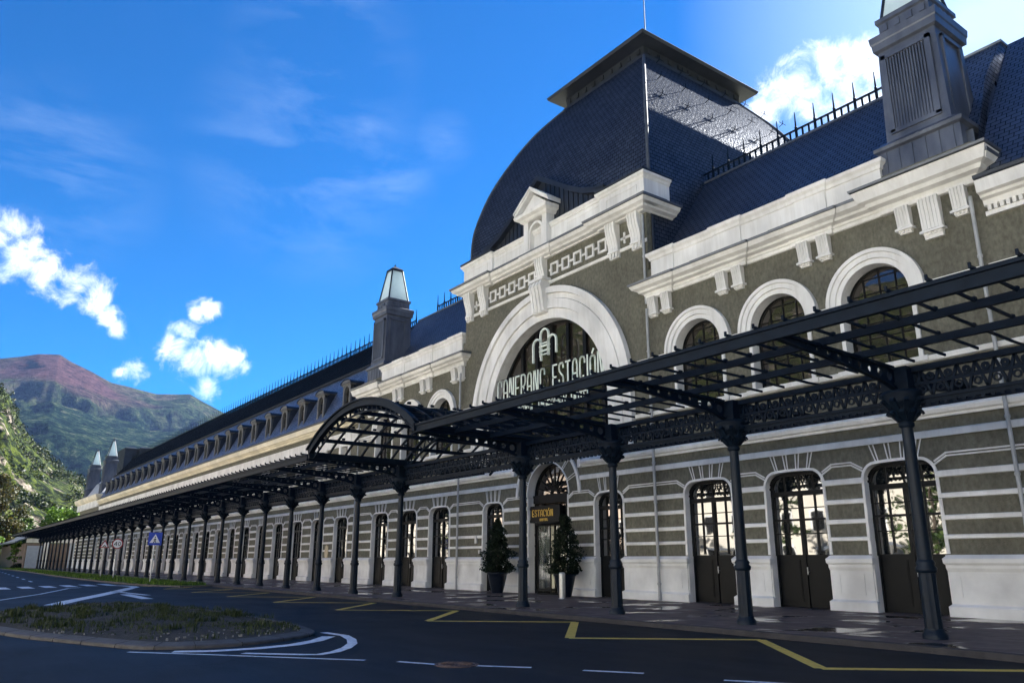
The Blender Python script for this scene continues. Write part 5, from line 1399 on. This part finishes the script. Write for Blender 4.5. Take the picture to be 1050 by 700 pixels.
# ------------------------------------------------------------------ things in front of the door
def leafball(mb, cx, cy, cz, n, rx, rz, size, rnd, shape=None):
    for i in range(n):
        while True:
            x, y, z = rnd.uniform(-1, 1), rnd.uniform(-1, 1), rnd.uniform(-1, 1); q = x * x + y * y + z * z
            if .15 < q < 1: break
        leaf(mb, Vector((cx + x * rx, cy + y * rx, cz + z * rz)), size * rnd.uniform(.6, 1.4), rnd)
def leaf(mb, p, s, rnd, asp=.55):
    a = Vector((rnd.gauss(0, 1), rnd.gauss(0, 1), rnd.gauss(0, .7))).normalized(); b = a.cross(Vector((rnd.gauss(0, 1), rnd.gauss(0, 1), rnd.gauss(0, 1)))).normalized()
    mb.face([p - a * s, p + b * s * asp, p + a * s, p - b * s * asp])
def potted(x, y, label, seed):
    rnd = random.Random(seed)
    t = thing('potted_tree', label, 'potted tree', (x, y, GZ), 'potted trees flanking the main entrance')
    mb = MB(); mb.lathe([(.27, 0), (.29, .06), (.36, .35), (.44, .7), (.47, .86), (.52, .9), (.52, .98), (.46, .98), (.44, .88), (.2, .86)], 20); mb.smooth = True
    mb.build('pot', M['pot'], t)
    mb = MB(); mb.tube([(0, 0, .85), (.02, .01, 1.8), (0, 0, 3.1)], .05, 8, .3); mb.build('trunk', M['bark'], t)
    mb = MB()
    for i in range(7500):
        h = rnd.random() ** 1.3; z = .95 + 2.6 * h
        R0 = (.74 * (1 - h) ** .62 + .04) * (1 + .45 * noise.noise(Vector((h * 7 + seed, 0, 0)))) * min(1, .6 + h * 6)
        a = rnd.uniform(0, 2 * PI); k = 1 + .8 * noise.noise(Vector((math.cos(a) * 1.8 + seed, math.sin(a) * 1.8, z * 2.4)))
        r_ = R0 * k * math.sqrt(rnd.uniform(.15, 1)); leaf(mb, Vector((r_ * math.cos(a), r_ * math.sin(a), z)), rnd.uniform(.03, .075), rnd)
    mb.build('foliage', M['leafdark'], t)
potted(-27.75, 23.1, 'dark clipped conical tree in a blue pot right of the revolving door', 5)
potted(-32.95, 23.1, 'dark conical tree in a blue pot left of the entrance, behind the canopy column', 9)
b = thing('bollard', 'short pale cylindrical bollard in front of the potted tree at the entrance', 'bollard', (-26.25, 21.7, GZ))
mb = MB(); mb.lathe([(.13, 0), (.13, .98), (.125, 1.02), (.1, 1.05), (.03, 1.06)], 20); mb.build('post', M['bollard'], b)
mb = MB(); mb.lathe([(.17, 0), (.17, .02), (.14, .03)], 20); mb.build('base_ring', M['steel'], b)

# ------------------------------------------------------------------ road signs
SB, SR, SW, SK = [noisy(n_, c, c, 1, .4) for n_, c in (('sign_blue', (.01, .05, .42)), ('sign_red', (.28, .015, .02)), ('sign_white', (.75, .76, .78)), ('sign_black', (.01, .01, .012)))]
fd = Vector((.985, -.17, 0))
def signpost(x, y, h, label, cat):
    t = thing('road_sign', label, cat, (x, y, .1), 'road signs on the grass verge'); t.rotation_euler = (0, 0, R(78))
    mb = MB(); mb.tube([(0, 0, 0), (0, 0, h)], .04, 8); mb.build('post', M['steel'], t)
    return t
def disc(mb, P, y0, y1):
    mb.face([(x, y0, z) for x, z in P])
    mb.face([(x, y1, z) for x, z in reversed(P)])
    for i in range(len(P)):
        p, q = P[i], P[(i + 1) % len(P)]; mb.face([(p[0], y0, p[1]), (q[0], y0, q[1]), (q[0], y1, q[1]), (p[0], y1, p[1])])
def tri(r_, zc_): return [(r_ * math.sin(a), zc_ + r_ * math.cos(a)) for a in (0, 2 * PI / 3, 4 * PI / 3)]
def sq(r_, zc_): return [(-r_, zc_ - r_), (r_, zc_ - r_), (r_, zc_ + r_), (-r_, zc_ + r_)]
def circ(r_, zc_): return [(r_ * math.cos(2 * PI * i / 28), zc_ + r_ * math.sin(2 * PI * i / 28)) for i in range(28)]
t = signpost(-59.6, 12.78, 3.35, 'blue square pedestrian crossing sign with a walking figure on a white triangle', 'crossing sign')
mb = MB(); disc(mb, sq(.43, 2.95), -.06, -.04); mb.build('panel', SB, t)
mb = MB(); disc(mb, tri(.39, 2.87), -.068, -.062); mb.build('triangle', SW, t)
mb = MB()
fy = -.074
mb.bar((.0, fy, 2.98), (-.0, fy, 2.84), .07, .006, (0, 1, 0)); mb.bar((0, fy, 2.85), (-.09, fy, 2.68), .045, .006, (0, 1, 0)); mb.bar((0, fy, 2.85), (.08, fy, 2.68), .045, .006, (0, 1, 0))
mb.bar((0, fy, 2.96), (-.1, fy, 2.86), .03, .006, (0, 1, 0)); mb.bar((0, fy, 2.96), (.09, fy, 2.88), .03, .006, (0, 1, 0))
disc(mb, circ(.04, 3.06), fy - .003, fy + .003)
for i in range(-2, 3): mb.bar((i * .13 - .03, fy, 2.66), (i * .13 + .03, fy, 2.66), .02, .006)
mb.build('pictogram', SK, t)
t = signpost(-77.0, 13.5, 3.3, 'round white speed limit sign reading 40 with a red rim', 'speed sign')
mb = MB(); disc(mb, circ(.44, 2.9), -.06, -.04); mb.build('rim', SR, t)
mb = MB(); disc(mb, circ(.35, 2.9), -.068, -.062); mb.build('panel', SW, t)
mb = MB(); fy = -.074
for p, q in (((-.08, 2.74), (-.08, 3.06)), ((-.08, 3.06), (-.27, 2.82)), ((-.27, 2.82), (-.03, 2.82))): mb.bar((p[0], fy, p[1]), (q[0], fy, q[1]), .055, .006, (0, 1, 0))
for i in range(14):
    a, b_ = 2 * PI * i / 14, 2 * PI * (i + 1) / 14; mb.bar((.15 + .09 * math.cos(a), fy, 2.9 + .145 * math.sin(a)), (.15 + .09 * math.cos(b_), fy, 2.9 + .145 * math.sin(b_)), .05, .006, (0, 1, 0))
mb.build('numerals', SK, t)
t = signpost(-82.0, 13.3, 3.3, 'triangular warning sign with a red border, leftmost of the three roadside signs', 'warning sign')
mb = MB(); disc(mb, tri(.48, 2.85), -.06, -.04); mb.build('border', SR, t)
mb = MB(); disc(mb, tri(.33, 2.85), -.068, -.062); mb.build('panel', SW, t)
mb = MB(); fy = -.074; mb.bar((-.16, fy, 2.73), (.16, fy, 2.73), .04, .006, (0, 1, 0)); mb.bar((-.1, fy, 2.75), (0, fy, 2.85), .05, .006, (0, 1, 0)); mb.bar((.1, fy, 2.75), (0, fy, 2.85), .05, .006, (0, 1, 0)); mb.build('pictogram', SK, t)

# ------------------------------------------------------------------ annex at the far end
an = thing('annex_building', 'low modern annex with a dark sloping roof and corrugated metal doors beyond the station', 'annex', (-200, 18, 0))
def ap(mb, name, mat):
    o = mb.build(name, mat, an); o.location = (200, -18, 0); return o
mb = MB(); mb.box(-250, -188, 16.2, 40, -.02, 4.9); mb.box(-192, -188, 24, 38, 0, 7.5); ap(mb, 'wall', noisy('annex_brick', (.16, .12, .10), (.22, .17, .14), 1.5, .9))
mb = MB(); mb.box(-187.95, -187.8, 16.2, 38, 5.0, 5.8); mb.box(-188, -187.6, 19.3, 20.4, 0, 5.9); ap(mb, 'white_fascia', M['white'])
M['corr'] = noisy('blue_grey_corrugated', (.38, .42, .5), (.5, .54, .6), 2, .5)
mb = MB(); mb.box(-188.0, -187.95, 16.5, 19.3, .1, 4.4)
for i in range(26): y = 16.5 + i * .108; mb.box(-187.96, -187.9, y, y + .06, .1, 4.4)
ap(mb, 'corrugated_door', M['corr'])
for i in range(4): mb = MB(); y = 24.0 + i * 2.2; mb.box(-187.95, -187.85, y, y + 1.3, .1, 5.0); ap(mb, 'panel', M['corr'])
mb = MB()
for a, b_ in (((-255, 14.5), (-187, 14.5)),):
    mb.face([(-255, 14.2, 5.2), (-187, 14.2, 5.2), (-187, 25.5, 10.2), (-255, 25.5, 10.2)]); mb.face([(-255, 14.2, 4.9), (-187, 14.2, 4.9), (-187, 25.5, 9.9), (-255, 25.5, 9.9)])
    mb.face([(-187, 14.2, 4.9), (-187, 14.2, 5.2), (-187, 25.5, 10.2), (-187, 25.5, 9.9)]); mb.face([(-255, 14.2, 4.9), (-187, 14.2, 4.9), (-187, 14.2, 5.2), (-255, 14.2, 5.2)])
    mb.face([(-255, 25.5, 10.2), (-187, 25.5, 10.2), (-187, 38, 5.2), (-255, 38, 5.2)])
ap(mb, 'roof', M['zincl'])

# ------------------------------------------------------------------ trees
def tree(x, y, h, cr, mat, label, seed, name='broadleaf_tree', z=0, n=2600, conic=False, ls=.34, grp='trees round the annex'):
    rnd = random.Random(seed)
    t = thing(name, label, 'tree', (x, y, z), grp)
    mb = MB(); mb.tube([(0, 0, -.5), (.1, 0, h * .3), (0, .1, h * .6), (0, 0, h * .9)], .05 * h * .55, 8, .25)
    for k in range(7):
        a = rnd.uniform(0, 6.28); z0 = h * rnd.uniform(.25, .6); mb.tube([(0, 0, z0), (math.cos(a) * cr * .4, math.sin(a) * cr * .4, z0 + h * .12), (math.cos(a) * cr * .75, math.sin(a) * cr * .75, z0 + h * .2)], .02 * h * .4, 6, .3)
    mb.build('trunk', M['bark'], t)
    mb = MB(); cl_ = []
    for k in range(26):
        f = rnd.random(); zz = h * (.28 + .68 * f); rr2 = cr * ((1 - f) * .95 + .08 if conic else math.sqrt(max(.05, 1 - (2 * f - .85) ** 2 * .8)))
        a = rnd.uniform(0, 6.28); q = rr2 * math.sqrt(rnd.random()); cl_.append((q * math.cos(a), q * math.sin(a), zz, cr * rnd.uniform(.22, .42)))
    for i in range(n):
        c = cl_[i % len(cl_)]
        d = Vector((rnd.gauss(0, 1), rnd.gauss(0, 1), rnd.gauss(0, .8))).normalized() * rnd.uniform(.45, 1.05)
        leaf(mb, Vector((c[0] + d.x * c[3], c[1] + d.y * c[3], c[2] + d.z * c[3] * .8)), rnd.uniform(.6, 1.3) * ls, rnd, .7)
    mb.build('crown', mat, t)
tree(-232, 12.6, 22, 5.5, M['leafred'], 'tall tree with reddish brown and green leaves at the far left edge', 11, ls=.36, n=6000)
tree(-262, 22, 13, 6, M['leafmid'], 'dark green tree behind the reddish tree at the left edge', 12, ls=.38)
tree(-262, 37, 17, 6.5, M['leafgreen'], 'bright green tree rising over the middle of the annex roof', 13, ls=.38, n=5200)
tree(-258, 46, 15, 5.5, M['leafmid'], 'mid green tree between the two bright green trees above the annex roof', 14, ls=.38)
tree(-252, 54, 19, 5.5, M['leafgreen'], 'bright green tree nearest the pale end wall of the station', 15, ls=.38, n=5200)
tree(-300, 33, 18, 7, M['leafgreen'], 'pale green tree on the slope left of the annex ridge', 16, ls=.4, n=4200)
tree(-215, 12.7, 7, 2.0, M['leafgreen'], 'slim young tree at the corner of the annex', 17, name='young_tree', ls=.2, n=1200)
tree(-192, 15.0, 5.2, 1.3, M['leafgreen'], 'small young tree in front of the corrugated doors', 18, name='young_tree', ls=.16, n=900)
tree(-243, 9.5, 12, 5, M['leafmid'], 'low spreading green tree under the reddish tree', 20, ls=.32)
def shrub(x, y, r_, label, seed):
    rnd = random.Random(seed); t = thing('shrub', label, 'shrub', (x, y, 0)); mb = MB()
    for i in range(900):
        d = Vector((rnd.gauss(0, 1), rnd.gauss(0, 1), abs(rnd.gauss(0, .8)))).normalized() * rnd.uniform(.5, 1) * r_; leaf(mb, Vector((d.x * 1.3, d.y * 1.3, d.z * .8)), .14, rnd)
    mb.build('foliage', M['leafdark'], t)
    mb = MB(); mb.tube([(0, 0, 0), (.1, 0, r_ * .6)], .06, 6); mb.build('stem', M['bark'], t)
shrub(-190.5, 16.0, 1.3, 'dark round shrub at the foot of the annex wall', 1)

# ------------------------------------------------------------------ hill, mountains
def interp(tab, a):
    tab = sorted(tab)
    if a <= tab[0][0]: return tab[0][1]
    for (p, u), (q, v) in zip(tab[:-1], tab[1:]):
        if p <= a <= q: return u + (v - u) * (a - p) / (q - p)
    return tab[-1][1]
def terrain(name, az0, az1, na, r0, r1, nr, tab, prof_, amp, sc, mat, seed=0, back=1.35):
    """heightfield in polar steps round the valley; crest elevation angle by azimuth"""
    mb = MB(); mb.smooth = True; rows = []
    for j in range(nr + 1):
        f = j / nr * back; r_ = r0 + (r1 - r0) * f; row = []
        for i in range(na + 1):
            az = az0 + (az1 - az0) * i / na
            te = math.tan(R(interp(tab, az)))
            x, y = -math.sin(R(az)) * r_, math.cos(R(az)) * r_
            p = Vector((x * sc, y * sc, seed)); nz = noise.fractal(p, .9, 2.1, 9)
            rid = 1 - 2 * abs(noise.noise(Vector((x * sc * 1.3 + 5, y * sc * 1.3, seed + 9)))); rid2 = 1 - 2 * abs(noise.noise(Vector((x * sc * 4 + 5, y * sc * 4, seed + 3))))
            if f <= 1:
                e = prof_(f) + amp * (nz * .7 + rid * .5 + rid2 * .22 - .35) * min(1, f * 3) * min(1, (1 - f) * 4)
                e = min(e, .35 + .645 * f); z = r_ * te * e + r1 * .004 * nz * (f > .9) * te * 3
            else: z = r1 * te * (1 - (f - 1) * .8)
            row.append((x, y, max(-3, z) if f > 0 else -3))
        rows.append(row)
    mb.grid(rows); o = mb.build(name, mat); tag(o, kind='structure'); return o
MT = [(55, 6), (63, 6), (66.15, 7.5), (69.64, 8.4), (73.12, 9.3), (74.61, 9.98), (75.83, 10.53), (76.82, 10.99), (78.96, 10.8), (80.5, 11.11), (81.7, 11.31), (82.93, 11.88), (84.31, 12.41), (84.93, 12.77), (86.12, 12.67), (87.14, 12.34), (88.15, 12.08), (92, 11.5), (100, 11.0), (112, 10)]
terrain('mountain', 62, 100, 420, 1300, 4200, 150, MT, lambda f: f ** .75, .3, .0016, M['mount'], 2)
HT = [(78, -2), (81.2, 0), (82.0, 2.4), (82.25, 4.2), (82.6, 4.95), (83.0, 5.3), (83.45, 5.54), (84.33, 6.03), (85.27, 6.99), (86.03, 7.84), (86.78, 8.98), (87.3, 10.01), (87.9, 10.54), (90, 12.5), (94, 15), (102, 17)]
hill = terrain('hill', 78.5, 104, 330, 300, 640, 130, HT, lambda f: f ** .6, .2, .02, M['cliff'], 4)
terrain('east_mountain', -60, 24, 60, 400, 1300, 30, [(-60, 20), (0, 24), (10, 27), (16.67, 30.31), (17.89, 29.89), (19.18, 29.17), (21, 26), (24, 22)], lambda f: f ** .8, .1, .004, M['mount'], 6)
terrain('valley_side', 104, 300, 120, 170, 700, 30, [(104, 13), (120, 18), (200, 22), (300, 18)], lambda f: f ** .8, .1, .01, M['cliff'], 8)
# scrub wood on the near hill: one continuous mass
mb = MB(); rnd = random.Random(21); me = hill.data
vs_ = me.vertices; npl = len(me.polygons)
for i in range(12000):
    pl = me.polygons[rnd.randrange(npl)]; c = pl.center; nz = pl.normal.z
    q = noise.noise(Vector((c.x * .03, c.y * .03, c.z * .05)))
    if q < -.05 or c.z < 0: continue
    cc_ = Vector((c.x + rnd.uniform(-3, 3), c.y + rnd.uniform(-3, 3), c.z)); s_ = rnd.uniform(1.0, 2.9)
    for k in range(11):
        d = Vector((rnd.gauss(0, 1), rnd.gauss(0, 1), rnd.gauss(0, 1))).normalized() * s_ * rnd.uniform(.3, .8); leaf(mb, cc_ + d + Vector((0, 0, s_ * .5)), s_ * .3, rnd, .8)
tag(mb.build('hillside_scrub', M['hillwood']), 'green scrub and small trees covering the rocky hillside at the left', 'scrub', kind='stuff')

# ------------------------------------------------------------------ buildings across the road (seen only mirrored in the glass; made tall and pale to bounce sun onto the facade)
def house(x0, x1, y0, y1, h, mat, label):
    t = thing('cream_building', label, 'building', ((x0 + x1) / 2, y1, 0), 'buildings across the road'); ox, oy = (x0 + x1) / 2, y1
    mb = MB(); mb.box(x0 - ox, x1 - ox, y0 - oy, 0, -.02, h); mb.build('wall', mat, t)
    mb = MB(); mb.stack([(h, x0 - ox - .5, x1 - ox + .5, y0 - oy - .5, .5), (h + .25, x0 - ox - .5, x1 - ox + .5, y0 - oy - .5, .5), (h + 3.5, x0 - ox + 4, x1 - ox - 4, (y0 - oy) / 2 - .5, (y0 - oy) / 2 + .5)]); mb.build('roof', M['slate2'], t)
    w_ = MB(); s_ = MB(); n = int((x1 - x0) / 3.2)
    for i in range(n):
        xx = x0 - ox + (x1 - x0) * (i + .5) / n
        for z in (1.2, 4.6, 8.0, 11.2):
            if z + 1.8 < h: w_.box(xx - .6, xx + .6, -.02, .02, z, z + 1.8); s_.box(xx - .75, xx - .6, -.02, .06, z - .1, z + 1.95); s_.box(xx + .6, xx + .75, -.02, .06, z - .1, z + 1.95); s_.box(xx - .75, xx + .75, -.02, .08, z + 1.8, z + 1.98)
    aw = MB(); rr3 = random.Random(int(x0))
    for i in range(n // 2):
        xx = x0 - ox + (x1 - x0) * (i * 2 + .5 + rr3.random()) / n; aw.box(xx - 1.6, xx + 1.6, .1, 1.4, 2.9, 3.15); aw.box(xx - .9, xx + .9, -.02, .05, .1, 2.7)
    aw.build('awning', rr3.choice([M['rust'], M['doorp'], M['zincl']]), t)
    o = s_.build('window_surround', M['white'], t); w_.build('window_row', M['frame'], t)
M['slate2'] = noisy('grey_roof', (.06, .065, .075), (.1, .105, .115), 1, .6)
M['creamb'] = noisy('sunlit_cream_wall', (.58, .53, .44), (.66, .61, .52), .6, .9)
M['peach'] = noisy('peach_wall', (.56, .44, .34), (.64, .51, .40), .6, .9)
house(-66, -27, -32, -20, 14, M['creamb'], 'three storey cream building facing the station across the road')
house(-108, -67, -33, -20.5, 13.5, M['peach'], 'peach coloured building facing the station across the road')
house(-26, 30, -33, -20, 13, M['white'], 'white building facing the station across the road')
house(-200, -109, -34, -21, 12, M['creamb'], 'long cream building far along the other side of the road')

# ------------------------------------------------------------------ air
mb = MB(); mb.box(-5700, 5700, -5700, 5700, -4.5, 1180)
hz = bpy.data.materials.new('haze'); hz.use_nodes = True; hn = hz.node_tree; hn.nodes.remove(hn.nodes['Principled BSDF'])
pv = hn.nodes.new('ShaderNodeVolumePrincipled'); pv.inputs['Color'].default_value = (.30, .50, 1, 1); pv.inputs['Density'].default_value = 2.0e-5; pv.inputs['Anisotropy'].default_value = .2
hn.links.new(pv.outputs[0], hn.nodes['Material Output'].inputs['Volume'])
tag(mb.build('haze', hz), 'thin blue air between the camera and the far mountain', 'haze', kind='stuff')

for k, (x, y) in enumerate([(-18, -13), (-31, -14), (-45, -13), (-60, -14), (-78, -13), (-99, -14)]):  # unseen trees added to vary and darken the door glass reflections
    tree(x, y, 8 + (k % 3), 3.0, M['leafmid'], '%s from the camera end in the unseen row of trees added to break up the glass reflections' % ('first young tree', 'second young tree', 'third young tree', 'fourth young tree', 'fifth young tree', 'sixth young tree')[k], 40 + k, name='unseen_tree', ls=.2, n=1500, grp='street trees across the road')
